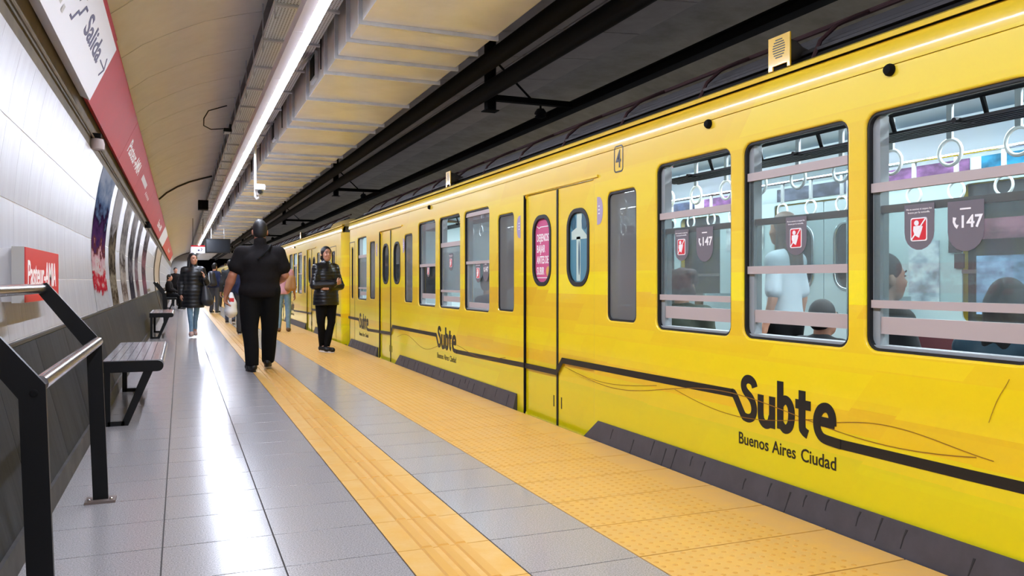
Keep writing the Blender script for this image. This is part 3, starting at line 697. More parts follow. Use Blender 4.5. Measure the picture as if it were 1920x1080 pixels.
    cpz = [(XT + 0.09, 2.02), (XT + 0.16, 2.10), (XT + 0.45, 2.20), (XT + 1.0, 2.25), (XT + 1.8, 2.25), (XF - 0.45, 2.20), (XF - 0.16, 2.10), (XF - 0.09, 2.02)]
    m = MB(); m.sheet(cpz, y0 + 0.3, y1 - 0.3, 0.012); m.build('car_ceiling', M['inside_white'], car, smooth=True)
    for ye in (y0 + 0.3, y1 - 0.31): MB().box((XT + 0.1, ye, -0.03), (XF - 0.1, ye + 0.01, 2.2)).build('bulkhead', M['inside'], car)
    for x in (XT + 0.78, XT + 2.02):
        lb = MB(); hb_ = MB(); yq = y0 + 0.8
        while yq < y1 - 1.6: lb.add([(x - 0.06, yq, 2.17), (x, yq, 2.15), (x + 0.06, yq, 2.17), (x + 0.06, yq + 1.2, 2.17), (x, yq + 1.2, 2.15), (x - 0.06, yq + 1.2, 2.17)], [(0, 5, 4, 1), (1, 4, 3, 2)]); hb_.box((x - 0.08, yq - 0.03, 2.172), (x + 0.08, yq + 1.23, 2.20)); yq += 1.3
        lb.build('ceiling_lamp', M['lamp_car'], car); hb_.build('lamp_housing', M['inside_white'], car)
    # doors
    f = side_map(XT + 0.018)
    for di, c in enumerate(doors):
        for a, b, near in ((c, c + 0.622, 0), (c - 0.622, c, 1)):
            wa, wb = (a + 0.135, b - 0.15) if not near else (a + 0.06, b - 0.165)
            wc = (a + b) / 2 + (0.0 if not near else -0.04); wa, wb = wc - 0.175, wc + 0.175
            m = MB(); cut_sheet(m, rrect(a + 0.004, b - 0.004, -0.028, 1.858, 0.012, 2), [rrect(wa, wb, 1.095, 1.662, 0.14, 8)], XT + 0.014, 0.03, 0.004)
            d = m.build('door_leaf', M['paint'], car, smooth=30)
            m = MB(); cut_sheet(m, rrect(wa - 0.012, wb + 0.012, 1.083, 1.674, 0.15, 8), [rrect(wa + 0.022, wb - 0.022, 1.117, 1.640, 0.12, 8)], XT + 0.008, 0.03, 0.004); m.build('window_rubber', M['rubber'], d)
            pink = (not near and number is not None); art = (near and number is not None)
            p = MB(); p.prism(rrect(wa + 0.018, wb - 0.018, 1.113, 1.644, 0.125, 8), 'x', XT + 0.026, XT + 0.03); p.build('pane', M['poster_pink'] if pink and di == 1 else (M['poster_teal'] if art and di == 1 else M['pane_dark']), d)
            if pink and di == 1:
                q = MB(); g_ = side_map(XT + 0.0255)
                for i, tx in enumerate(('DEJENOS', 'BAJAR', 'ANTES DE', 'SUBIR')):
                    text(q, tx, 0.088, g_(wb - 0.05, 1.455 - 0.092 * i, 0.0), (0, -1, 0), (0, 0, 1), width=(0.235, 0.165, 0.235, 0.15)[i], heavy=0.0015)
                ribbon(q, [(wb - 0.05, 1.585), (wb - 0.10, 1.565), (wb - 0.13, 1.575), (wa + 0.06, 1.575)], 0.007, g_); ribbon(q, [(wb - 0.05, 1.152), (wa + 0.05, 1.152)], 0.007, g_)
                q.build('lettering', M['white_ink'], d)
                q = MB(); q.prism([(wa + 0.075 + 0.036 * math.cos(R(t)), 1.205 + 0.042 * math.sin(R(t))) for t in range(0, 360, 30)], 'x', XT + 0.0245, XT + 0.0255); q.build('emblem', M['tactile'], d)
            if art and di == 1:
                x_ = XT + 0.0255
                q = MB(); q.prism([(wc + 0.04, 1.635), (wc - 0.04, 1.635), (wc - 0.04, 1.52), (wc - 0.13, 1.46), (wc - 0.13, 1.44), (wc + 0.13, 1.44), (wc + 0.13, 1.5), (wc + 0.04, 1.53)][::-1], 'x', x_ - 0.001, x_)
                q.prism(rrect(wc - 0.02, wc + 0.045, 1.125, 1.46, 0.01, 2), 'x', x_ - 0.001, x_); q.build('print_shape', M['poster_pale'], d)
                for oy, oz, ry, rz in ((0.10, 1.575, 0.04, 0.06), (-0.085, 1.575, 0.045, 0.065), (-0.0, 1.30, 0.012, 0.13)):
                    q = MB(); q.prism([(wc + oy + ry * math.cos(R(t)), oz + rz * math.sin(R(t))) for t in range(0, 360, 20)], 'x', x_ - 0.002, x_ - 0.001); q.build('print_shape', M['poster_deep'], d)
            MB().box((XT + 0.006, (b - 0.012) if near else a, -0.02), (XT + 0.016, b if near else a + 0.012, 1.85)).build('edge_rubber', M['rubber'], d)
            for hz in (0.12,): MB().box((XT + 0.011, (b - 0.075) if near else (a + 0.065), hz), (XT + 0.016, (b - 0.063) if near else (a + 0.077), hz + 0.09)).build('finger_slot', M['rubber'], d)
        MB().box((XT - 0.012, c - 0.70, 1.866), (XT + 0.004, c + 0.66, 1.882)).build('door_drip', M['paint'], car)
        h = MB(); h.box((XT - 0.006, c + 0.628, -0.02), (XT + 0.012, c + 0.648, 1.86)); hg = h.build('door_channel', M['black_iron'], car)
        MB().box((XT - 0.03, c - 0.62, -0.075), (XT + 0.06, c + 0.62, -0.032)).build('door_sill', M['alu_dark'], car)
        # facing doors across the car
        for a, b in ((c, c + 0.63), (c - 0.63, c)):
            wc = (a + b) / 2
            m = MB(); cut_sheet(m, rrect(a + 0.004, b - 0.004, -0.028, 1.858, 0.012, 2), [rrect(wc - 0.17, wc + 0.17, 1.06, 1.64, 0.13, 8)], XF - 0.08, 0.03); d = m.build('door_leaf', M['inside_door'], car)
            m = MB(); cut_sheet(m, rrect(wc - 0.195, wc + 0.195, 1.035, 1.665, 0.15, 8), [rrect(wc - 0.165, wc + 0.165, 1.065, 1.635, 0.125, 8)], XF - 0.09, 0.02, 0.006); m.build('window_rim', M['chrome'], d, smooth=30)
            p = MB(); p.prism(rrect(wc - 0.168, wc + 0.168, 1.062, 1.638, 0.128, 8), 'x', XF - 0.066, XF - 0.062); p.build('pane', M['pane_dark'], d)
        for sd in (-1, 1):
            MB().tube([(XT + 0.5, c + sd * 0.72, 0.0), (XT + 0.5, c + sd * 0.72, 2.2)], 0.016, 8).build('grab_pole', M['chrome'], car)
            MB().tube([(XF - 0.5, c + sd * 0.72, 0.0), (XF - 0.5, c + sd * 0.72, 2.2)], 0.016, 8).build('grab_pole', M['chrome'], car)
    for a, b in tall:
        m = MB(); cut_sheet(m, rrect(a - 0.004, b + 0.004, 0.846, 1.744, 0.054), [rrect(a + 0.014, b - 0.014, 0.864, 1.726, 0.04)], XT + 0.008, 0.02); w = m.build('tall_window', M['rubber'], car)
        MB().box((XT + 0.018, a + 0.01, 0.86), (XT + 0.021, b - 0.01, 1.73)).build('pane', M['pane_frost'], w)
    for a, b in slots:
        m = MB(); cut_sheet(m, rrect(a - 0.004, b + 0.004, 0.826, 1.714, 0.034), [rrect(a + 0.02, b - 0.02, 0.85, 1.69, 0.02)], XT + 0.008, 0.02); w = m.build('slot_window', M['rubber'], car)
        MB().box((XT + 0.018, a + 0.01, 0.84), (XT + 0.021, b - 0.01, 1.70)).build('pane', M['pane_dark'], w)
        q = MB(); ribbon(q, [(b + 0.14, -0.02), (b + 0.14, 1.80), (a - 0.14, 1.80), (a - 0.14, -0.02)], 0.012, side_map(XT), 0.002); q.build('crew_door_seam', M['rubber'], car)
    # windows in the far side are plain
    for a, b, *_ in wins:
        MB().box((XF - 0.05, a, WZ[0]), (XF - 0.046, b, WZ[1])).build('far_pane', M['pane_dark'], car)
        MB().box((XF - 0.118, a, 1.18), (XF - 0.10, b, 1.21)).build('far_sash_bar', M['alu_dark'], car)
    for a, b, bars, panes in wins: window(car, a, b, bars, panes)
    # print on the side
    fs = side_map(XT - 0.0003)
    for yl, zb, s in subs:
        q = MB(); subte(q, yl, zb, fs, s); q.build('wordmark', M['black_ink'], car)
        for tx, o_, w_ in (('Buenos', 0.0, 0.235), ('Aires', 0.268, 0.17), ('Ciudad', 0.470, 0.225)):
            q = MB(); text(q, tx, 0.088 * s, fs(yl + (0.005 - o_) * s, zb - 0.115 * s, 0.001), (0, -1, 0), (0, 0, 1), width=w_ * s, heavy=0.001); q.build('city_lettering', M['black_ink'], car)
    for ln in lines:
        q = MB(); ribbon(q, ln, 0.044, fs); q.build('route_line', M['black_ink'], car)
    for a, b, c0, c1 in bumpers:
        q = MB(); vs = []
        for y, yb_ in ((a, a - c0), (b, b + c1)):
            vs += [(XT - 0.002, y, 0.128), (XT - 0.012, y, 0.132), (XT - 0.047, yb_, -0.03), (XT - 0.047, yb_, -0.16), (XT - 0.002, yb_, -0.16)]
        q.add(vs, [(0, 1, 2, 3, 4), (9, 8, 7, 6, 5)] + [(i, 5 + i, 5 + (i + 1) % 5, (i + 1) % 5) for i in range(5)])
        bm = q.build('gap_bumper', M['bumper'], car)
        if number is not None:
            yv = a + 0.15
            while yv < b - 0.1:
                l_ = random.uniform(0.3, 0.8); t0 = random.uniform(0.05, 0.3)
                def fb(u, v, h): return (XT - 0.012 - 0.035 * v - h, u, 0.132 - 0.162 * v)
                q = MB(); ribbon(q, [(yv, t0), (yv + 0.01, t0 + l_ * 0.4), (yv + 0.035 * l_, min(1, t0 + l_))], [0.010, 0.005, 0.003], fb, 0.0015); q.build('scuff', M['scuff'], bm)
                yv += random.uniform(0.10, 0.36)
    for y in lamps:
        q = MB(); q.lathe([(0.026, 0.0), (0.026, -0.012), (0.019, -0.024), (0.006, -0.028)], (XT, y, 2.008), 'x', 14); q.build('marker_lamp', M['black_iron'], car, smooth=True)
    for y in horns:
        q = MB(); q.box((XT - 0.002, y - 0.078, 2.20), (XT + 0.006, y + 0.078, 2.345)); q.box((XT - 0.002, y - 0.078, 2.178), (XT + 0.006, y - 0.058, 2.20)); q.box((XT - 0.002, y + 0.048, 2.178), (XT + 0.006, y + 0.078, 2.20)); hp = q.build('horn_plate', M['yellow_part'], car)
        for i in range(8):
            hw = 0.045 * math.sqrt(max(0.08, 1 - ((i - 3.5) / 4.2) ** 2)); z = 2.235 + i * 0.0125
            MB().prism(rrect(y - hw, y + hw, z, z + 0.005, 0.002, 2), 'x', XT - 0.0035, XT - 0.002).build('grille_slot', M['black_ink'], hp)
        q = MB(); q.lathe([(0.062, 0.006), (0.062, 0.03), (0.055, 0.08), (0.03, 0.13), (0.02, 0.17)], (XT, y, 2.275), 'x', 18); q.build('horn', M['edge'], car, smooth=True)
    return car

P1 = [(1.505, 1.545, 0.0, 'alu'), (1.415, 1.447, 0.02, 'alu_dark'), (1.006, 1.040, 0.0, 'alu'), (0.895, 0.968, 0.02, 'alu')]
P1p = [(1.03, 1.52, 0.0, 'pane'), (0.93, 1.43, 0.02, 'pane')]
P2 = [(1.648, 1.690, 0.0, 'alu'), (1.415, 1.447, 0.02, 'alu_dark'), (1.160, 1.200, 0.0, 'alu'), (0.906, 0.972, 0.02, 'alu')]
P2p = [(1.18, 1.67, 0.0, 'pane'), (0.93, 1.43, 0.02, 'pane')]
P3 = [(1.30, 1.335, 0.0, 'alu'), (0.915, 0.975, 0.02, 'alu')]; P3p = [(1.32, 1.83, 0.0, 'pane_dusty'), (0.94, 1.31, 0.02, 'pane_dark')]
P4 = [(1.51, 1.56, 0.0, 'alu'), (1.00, 1.025, 0.0, 'alu'), (0.895, 0.955, 0.02, 'alu')]; P4p = [(1.01, 1.53, 0.0, 'pane_dusty'), (0.92, 1.45, 0.02, 'pane')]
P5 = [(1.79, 1.83, 0.0, 'alu'), (1.30, 1.33, 0.0, 'alu'), (0.85, 0.905, 0.02, 'alu')]; P5p = [(1.32, 1.80, 0.0, 'pane_dusty'), (0.88, 1.31, 0.02, 'pane_dusty')]

BL, BH = 0.408, 0.508
def route(ya, yb): return None
car1 = make_car('train_car', -2.85, 14.47, 'nearest yellow train car with number 4 above its windows',
    doors=[0.36, 5.818, 11.33], tall=[(-0.87, -0.48), (1.24, 1.62), (4.606, 4.993), (6.707, 7.10), (10.13, 10.53), (12.29, 12.67)],
    wins=[(1.93, 2.685, P1, P1p), (2.785, 3.515, P2, P2p), (3.62, 4.364, P1, P1p), (7.33, 8.08, P5, P5p), (8.215, 8.97, P4, P4p), (9.115, 9.855, P3, P3p), (12.90, 13.625, P4, P4p), (-2.0, -1.25, P1, P1p)],
    subs=[(3.545, 0.375, 1.0), (9.03, 0.355, 1.0), (13.45, 0.345, 1.0), (-1.2, 0.37, 1.0)],
    lines=[[(2.83, 0.385), (2.2, 0.388), (1.05, 0.40), (0.36, 0.40), (0.25, 0.50), (-1.1, 0.51)], [(8.32, 0.365), (7.6, 0.375), (6.45, 0.395), (5.818, 0.400), (5.705, 0.505), (4.6, 0.511), (3.60, 0.519)],
           [(12.74, 0.355), (12.0, 0.37), (11.30, 0.385), (11.18, 0.49), (9.08, 0.499)], [(14.40, 0.49), (13.50, 0.489)]],
    bumpers=[(1.05, 5.10, 0.0, 0.20), (6.62, 10.72, 0.0, 0.2), (12.05, 14.1, 0.0, 0.15), (-2.4, -0.4, 0, 0.1)], number=4, lamps=(3.808, 2.548, 9.336), horns=(3.232, 8.62), slots=[(13.98, 14.14)])
# number, lilac stickers, scratches on the near car
fs = side_map(XT - 0.0003)
q = MB(); pts = rrect(4.772, 4.886, 1.868, 2.042, 0.024, 5); ribbon(q, pts + [pts[0]], 0.010, fs); text(q, '4', 0.17, fs(4.866, 1.897, 0.001), (0, -1, 0), (0, 0, 1), width=0.068, heavy=0.002); q.build('car_number', M['black_ink'], car1)
for yc, side, z in ((5.135, -1, 1.625), (6.545, 1, 1.60), (10.60, -1, 1.60), (12.13, 1, 1.60)):
    q = MB(); q.prism([(yc, z + 0.10)] + [(yc + side * 0.085 * math.sin(R(t)) ** 0.6, z + 0.10 * math.cos(R(t))) for t in range(15, 180, 15)] + [(yc, z - 0.10)], 'x', XT - 0.0015, XT + 0.001); st = q.build('sticker', M['sticker_lilac'], car1)
    q = MB()
    for i in range(3): q.box((XT - 0.0025, yc + side * 0.03 - 0.012, z + 0.028 - 0.026 * i), (XT - 0.0015, yc + side * 0.03 + 0.012, z + 0.036 - 0.026 * i)); 
    q.build('small_print', M['white_ink'], st)
M['scratch'] = mat('scratch', (150, 104, 20), 0.6)
def wave(y0, y1, z, amp, n=40, ph=0.0, slope=0.0, cyc=1.0):
    return [(y0 + (y1 - y0) * i / n, z + slope * i / n + amp * math.sin(ph + cyc * math.pi * i / n)) for i in range(n + 1)]
for ln, w in ((wave(5.66, 2.15, 0.43, 0.055, 60, 2.6, 0.06, 3.0), 0.0035), (wave(5.60, 4.35, 0.46, -0.05, 30, 0.2, 0, 1), 0.003), (wave(4.15, 3.0, 0.47, -0.07, 40, 0, 0.0, 1), 0.003), (wave(2.9, 2.08, 0.47, 0.035, 40, 0, 0.02, 1.3), 0.003),
              (wave(2.10, 2.02, 0.60, 0.012, 12, 0, 0.18, 1.4), 0.002), (wave(10.9, 8.9, 0.36, 0.06, 40, 0, 0, 2.2), 0.004), (wave(8.9, 6.9, 0.40, 0.04, 40, 0, 0, 2.2), 0.004)):
    q = MB(); ribbon(q, ln, w, side_map(XT - 0.0016), 0.0008); q.build('scratch', M['scratch'], car1)
for yc, zc, s, kind in ((2.431, 1.345, 0.80, 'n'), (2.22, 1.33, 0.78, 'p'), (3.145, 1.345, 0.80, 'n'), (4.123, 1.340, 0.80, 'n'), (3.893, 1.33, 0.80, 'p'), (8.61, 1.34, 0.8, 'n'), (7.72, 1.22, 0.9, 'n'), (7.50, 1.22, 0.8, 'p'), (9.5, 1.26, 0.7, 'n')):
    (no_lean_sticker if kind == 'n' else phone_sticker)(car1, yc, zc, s, XT + 0.0295)

# inside the near car: racks, rails, straps, benches, notices
for a, b in ((1.75, 4.55), (7.15, 10.0)):
    for x, z, r_ in ((XT + 0.26, 1.885, 0.013), (XT + 0.30, 1.80, 0.012)):
        MB().tube([(x, a, z), (x, b, z)], r_, 8).build('rack_rail', M['black_paint'], car1)
    for i in range(6): MB().box((XT + 0.12 + 0.032 * i, a, 1.762), (XT + 0.138 + 0.032 * i, b, 1.772)).build('rack_slat', M['black_paint'], car1)
    yy = a + 0.12
    while yy < b:
        MB().tube([(XT + 0.10, yy, 1.765), (XT + 0.30, yy, 1.775), (XT + 0.26, yy, 1.885), (XT + 0.22, yy, 2.0)], 0.012, 6).build('rack_bracket', M['black_paint'], car1); yy += 0.46
bd = MB(); bd.box((-0.008, -0.014, -0.05), (0.008, 0.014, 0.13)); bdm = bd.mesh('strap_band', M['strapband'])
rg = MB(); rg.ring((0, 0, -0.115), 0.062, 0.009, 'x', 20, 8); rgm = rg.mesh('grab_ring', M['ring'], smooth='all')
for x in (XT + 0.66, XF - 0.66):
    MB().tube([(x, -2.3, 1.985), (x, 14.0, 1.985)], 0.014, 8).build('strap_rail', M['chrome'], car1)
    yy = 1.77 if x < 4 else 1.9
    while yy < 10.2:
        s_ = piece('strap_band', bdm, car1, (x, yy, 1.855)); piece('grab_ring', rgm, s_, (x, yy, 1.855)); yy += 0.345
for a, b in ((1.35, 4.85), (6.9, 10.4), (12.3, 13.9)):
    for X, sx in ((XT + 0.11, 1), (XF - 0.11, -1)):
        sp_ = [(X, 0.26), (X + sx * 0.44, 0.28), (X + sx * 0.46, 0.33), (X + sx * 0.43, 0.365), (X + sx * 0.10, 0.35), (X + sx * 0.05, 0.78), (X, 0.80)]
        MB().prism(sp_, 'y', a, b).build('bench_seat', M['maroon'], car1)
        for e in (a, b - 0.03): MB().box((min(X, X + sx * 0.5), e, -0.02), (max(X, X + sx * 0.5), e + 0.03, 1.0)).build('bench_end', M['inside_door'], car1)
# notices along the far side
notices = [((4.56, 4.84), (0.95, 1.44), 'map_notice', (206, 214, 224)), ((3.50, 4.24), (0.88, 1.31), 'ad_blue', (150, 176, 210)), ((6.6, 7.2), (1.45, 1.72), 'ad_pale', (206, 206, 204)), ((3.3, 4.3), (1.43, 1.58), 'ad_mauve', (142, 92, 104)), ((5.3, 6.4), (1.90, 2.02), 'ad_slate', (96, 102, 120)),
           ((2.6, 4.2), (1.88, 2.04), 'ad_teal', (36, 116, 150)), ((1.6, 2.5), (1.88, 2.04), 'ad_green', (90, 150, 80)), ((4.3, 5.2), (1.88, 2.04), 'ad_magenta', (120, 84, 126)), ((6.7, 7.6), (1.88, 2.04), 'ad_violet', (132, 84, 140)), ((7.8, 9.0), (1.88, 2.04), 'ad_navy', (52, 66, 96))]
for (a, b), (c, d), nm, col in notices:
    o = MB().box((XF - 0.122, a, c), (XF - 0.114, b, d)).build('notice', picture(nm, [tuple(int(x * 0.75) for x in col), col, tuple(min(255, int(x * 1.25)) for x in col)], 6, (1, 1, 2)), car1)
MB().box((XF - 0.128, 4.36, 1.34), (XF - 0.115, 4.47, 1.46)).build('notice', M['oxide'], car1)
MB().box((XF - 0.128, 4.34, 1.22), (XF - 0.115, 4.42, 1.33)).build('notice', M['oxide'], car1)

car2 = make_car('train_car', 14.93, 32.9, 'second yellow train car with a rounded cab end behind the standing woman',
    doors=[18.83, 24.30, 29.77], tall=[(17.6, 18.0), (19.7, 20.08), (23.1, 23.5), (25.2, 25.58), (28.57, 28.97), (30.65, 31.05)],
    wins=[(20.35, 21.1, P5, P5p), (21.25, 22.0, P4, P4p), (22.1, 22.85, P3, P3p), (25.8, 26.55, P5, P5p), (26.7, 27.45, P4, P4p), (27.55, 28.3, P3, P3p), (31.2, 31.95, P4, P4p)],
    subs=[(22.5, 0.35, 1.0), (27.9, 0.35, 1.0)], lines=[[(16.9, 0.50), (15.16, 0.49)], [(21.75, 0.36), (19.5, 0.39), (18.83, 0.395), (18.72, 0.49), (16.9, 0.50)], [(27.2, 0.36), (25.0, 0.39), (24.3, 0.395), (24.18, 0.49), (22.6, 0.495)]],
    bumpers=[(16.6, 18.1, 0, 0.15), (19.6, 23.6, 0.0, 0.2), (25.0, 29.1, 0, 0.2)], lamps=(21.6,), horns=(20.6,), slots=[(15.76, 16.16)], cab=True)
q = MB(); nu, nv = 28, 14; vs = []
for j in range(nv + 1):
    for i in range(nu + 1):
        u, v = i / nu, j / nv
        vs.append((XT + 0.035 + 2.73 * u, 14.98 + 1.75 * v, 2.14 + 0.26 * max(0, 1 - abs(2 * u - 1) ** 5) ** 0.45 * math.sin(math.pi / 2 * min(1, v * 1.25)) ** 0.55))
q.add(vs, [(j * (nu + 1) + i, j * (nu + 1) + i + 1, (j + 1) * (nu + 1) + i + 1, (j + 1) * (nu + 1) + i) for j in range(nv) for i in range(nu)]); q.build('cab_dome', M['cdome'], car2, smooth='all')
tag(copy_tree(car2, dy=18.4), 'third yellow train car far down the platform')
tag(copy_tree(car2, dy=36.8), 'farthest yellow train car near the tunnel mouth')

# ============================================================ PLATFORM FURNITURE
def lean_rail(ya, yb, label):
    t = thing('lean_rail', (-0.42, (ya + yb) / 2, 0), label, 'lean rail', 'black and steel lean rails')
    for y in (ya, yb):
        w = 0.035; out = [(-0.375, 0.012), (-0.405, 0.80), (-0.635, 1.105)]
        L_ = [(-0.375 - w, 0.012), (-0.405 - w, 0.775), (-0.662, 1.075)]; R_ = [(-0.375 + w, 0.012), (-0.405 + w, 0.815), (-0.615, 1.115), (-0.655, 1.105)]
        p = MB(); p.prism([L_[0], R_[0], R_[1], R_[2], R_[3], L_[2], L_[1]], 'y', y - 0.011, y + 0.011); post = p.build('post', M['black_paint'], t)
        MB().box((-0.445, y - 0.055, 0.0), (-0.305, y + 0.055, 0.012)).build('base_plate', M['alu_dark'], t)
        for bx in (-0.425, -0.325):
            q = MB(); q.lathe([(0.009, 0.0), (0.009, 0.007), (0.004, 0.011)], (bx, y - 0.03, 0.012), 'z', 8); q.build('bolt', M['steel'], t)
        q = MB(); q.lathe([(0.012, 0.0), (0.012, -0.004), (0.008, -0.006)], (-0.40, y - 0.011, 0.79), 'y', 12); q.build('bolt', M['black_iron'], t)
    MB().tube([(-0.388, ya + 0.011, 0.815), (-0.388, yb - 0.011, 0.815)], 0.024, 16).build('lower_bar', M['steel'], t, smooth=True)
    MB().tube([(-0.635, ya - (0.9 if ya < 3 else 0) , 1.085), (-0.635, yb - 0.011, 1.085)], 0.024, 16).build('upper_bar', M['steel'], t, smooth=True)
    return t
lean_rail(2.76, 4.62, 'black lean rail with two steel bars nearest the viewer by the white wall')
lean_rail(23.4, 25.3, 'small black lean rail far along the wall beyond the second bench')

def bench(ya, yb, label):
    t = thing('bench', (-0.35, (ya + yb) / 2, 0), label, 'bench', 'steel platform benches')
    for y in (ya, yb - 0.05):
        p = MB(); prof = [(-0.56, 0.415), (-0.165, 0.415)] + arc(-0.165, 0.458, 0.043, 0.043, -90, 90, 8) + [(-0.56, 0.501)]
        p.prism(prof, 'y', y, y + 0.05); p.build('end_plate', M['black_paint'], t, smooth=30)
        l = MB(); l.prism([(-0.265, 0.415), (-0.20, 0.415), (-0.375, 0.0), (-0.43, 0.0)], 'y', y + 0.005, y + 0.04); l.build('leg', M['black_paint'], t)
        l = MB(); l.box((-0.545, y + 0.005, 0.0), (-0.50, y + 0.04, 0.415)); l.build('leg', M['black_paint'], t)
        MB().box((-0.52, y + 0.005, 0.0), (-0.40, y + 0.04, 0.035)).build('foot_bar', M['black_paint'], t)
    s_ = MB(); n = 7
    for i in range(n):
        x0 = -0.555 + i * 0.0575
        s_ = MB(); s_.box((x0, ya + 0.05, 0.492), (x0 + 0.054, yb - 0.05, 0.503)); s_.build('seat_slat', M['seat'], t)
    e = MB(); e.tube([(-0.150, ya + 0.05, 0.47), (-0.150, yb - 0.05, 0.47)], 0.032, 14); e.build('front_edge', M['seat'], t, smooth=True)
    MB().box((-0.54, ya + 0.05, 0.44), (-0.2, yb - 0.05, 0.47)).build('under_frame', M['black_iron'], t)
M['seat'] = mat('seat_steel', (214, 214, 220), 0.16, 0.75, noise=(8, (150, 150, 156), 0.6, (1, 0.6, 1)), bump=(14, 0.12))
bench(6.96, 9.15, 'steel platform bench on black legs just beyond the lean rail')
bench(17.35, 19.5, 'farther steel platform bench on black legs near the wall pictures')

# station name box on the tiled wall
sg = thing('station_sign', (-0.74, 5.1, 1.015), 'red wall sign reading Pasteur-AMIA above the lean rail', 'sign')
MB().box((-0.76, 4.57, 1.015), (-0.705, 5.735, 1.292)).build('sign_box', M['pale_grey'], sg)
MB().box((-0.705, 4.57, 1.017), (-0.701, 5.735, 1.290)).build('sign_face', M['red_box'], sg)
MB().box((-0.824, 4.62, 1.02), (-0.76, 5.7, 1.285)).build('gap_filler', M['wgrout'], sg)  # added tile-white block, covers the shadowed gap between sign and wall
q = MB(); text(q, 'Pasteur-AMIA', 0.19, (-0.7005, 4.63, 1.095), (0, 1, 0), (0, 0, 1), width=0.98, heavy=0.003); q.build('lettering', M['white_ink'], sg)

# fascia signs along the vault
FA, FB = Vector((-0.66, 0, 2.52)), Vector((-0.455, 0, 2.975))
FU = (FB - FA).normalized(); FN = Vector((0, 1, 0)).cross(FU)
FW = (FB - FA).length
def fpt(y, s, h): 
    p = FA + FU * (s * FW) + FN * h; return (p.x, y, p.z)
def fascia(ya, yb, m, label, thick=0.035, s0=0.0, s1=1.0, front=0.0, strip=None):
    t = thing('fascia_sign', fpt((ya + yb) / 2, 0, 0), label, 'sign', 'signs along the fascia')
    def slab(name, a, b, c, d, h0, h1, mm):
        vs = [fpt(y, s, h) for y in (a, b) for s, h in ((c, h0), (d, h0), (d, h1), (c, h1))]
        return MB().add(vs, [(3, 2, 1, 0), (4, 5, 6, 7), (0, 1, 5, 4), (1, 2, 6, 5), (2, 3, 7, 6), (3, 0, 4, 7)]).build(name, mm, t)
    slab('panel', ya + 0.006, yb - 0.006, s0, s1, -thick, front, m)
    if strip: slab('edge_strip', ya + 0.006, yb - 0.006, *strip)
    return t
def ftext(t, s, size, y, v, m, width=None, h=0.001, name='lettering'):
    q = MB(); text(q, s, size, fpt(y, v, h), (0, 1, 0), tuple(FU), width=width, heavy=0.0035); return q.build(name, m, t)
fascia(-3.2, 1.8, M['fred'], 'blank red fascia sign above and behind the viewer')
w1 = fascia(1.8, 6.9, M['swhite'], 'white exit sign with red top edge reading Salida', 0.035, -0.03, 0.86, 0.035, (0.87, 1.0, -0.035, 0.01, M['fred']))
ftext(w1, 'Salida', 0.19, 5.62, 0.36, M['navy_ink'], 0.82, 0.036)
q = MB(); fm = lambda a, b, h: fpt(a, b, 0.036 + h)
ribbon(q, [(6.52, 0.46), (6.80, 0.46)], 0.02, lambda a, b, h: fpt(a, b, 0.036 + h)); 
ribbon(q, [(6.72, 0.60), (6.82, 0.46), (6.72, 0.32)], 0.03, lambda a, b, h: fpt(a, b, 0.036 + h))
q.build('arrow', M['navy_ink'], w1); q = MB()
ribbon(q, [(5.16, 0.26), (5.24, 0.26), (5.30, 0.40), (5.36, 0.40), (5.42, 0.54), (5.50, 0.54)], 0.03, lambda a, b, h: fpt(a, b, 0.036 + h)); ribbon(q, [(5.20, 0.48), (5.30, 0.62), (5.36, 0.60)], 0.03, lambda a, b, h: fpt(a, b, 0.036 + h))
q.build('stairs_symbol', M['navy_ink'], w1)
q = MB(); q.add([fpt(4.55, 0.40, 0.037), fpt(4.85, 0.40, 0.037), fpt(4.85, 0.56, 0.037), fpt(4.55, 0.56, 0.037)], [(0, 1, 2, 3)]); q.build('red_mark', M['poster_pink'], w1)
q = MB()
for i in range(3): q.add([fpt(4.7 + 0.12 * i, 0.22 - 0.03 * i, 0.037), fpt(4.76 + 0.12 * i, 0.22 - 0.03 * i, 0.037), fpt(4.76 + 0.12 * i, 0.30 - 0.03 * i, 0.037), fpt(4.7 + 0.12 * i, 0.30 - 0.03 * i, 0.037)], [(0, 1, 2, 3)])
q.build('small_print', M['pale_grey'], w1)
fascia(6.9, 10.35, M['fred'], 'blank red fascia sign next to the white exit sign')
r1 = fascia(10.35, 13.6, M['fred'], 'red fascia sign with the large station name Pasteur-AMIA'); ftext(r1, 'Pasteur-AMIA', 0.22, 10.65, 0.36, M['white_ink'], 2.5)
r2 = fascia(13.6, 17.6, M['fred'], 'red fascia sign with a line of small white lettering')
q = MB()
for i in range(12): q.add([fpt(13.95 + 0.13 * i, 0.45, 0.002), fpt(14.04 + 0.13 * i, 0.45, 0.002), fpt(14.04 + 0.13 * i, 0.62, 0.002), fpt(13.95 + 0.13 * i, 0.62, 0.002)], [(0, 1, 2, 3)])
for i in range(5): q.add([fpt(15.9 + 0.3 * i, 0.35, 0.002), fpt(16.0 + 0.3 * i, 0.35, 0.002), fpt(16.0 + 0.3 * i, 0.46, 0.002), fpt(15.9 + 0.3 * i, 0.46, 0.002)], [(0, 1, 2, 3)])
q.build('small_print', M['white_ink'], r2)
fascia(17.6, 23.0, M['fred'], 'blank red fascia sign between small lettering and a farther sign')
r3 = fascia(23.0, 29.5, M['fred'], 'far red fascia sign with a short white word just before the white panel'); ftext(r3, 'Pasteur-AMIA', 0.24, 24.2, 0.34, M['white_ink'], 3.4)
fascia(29.5, 35.5, M['swhite'], 'small white fascia sign far along the wall')
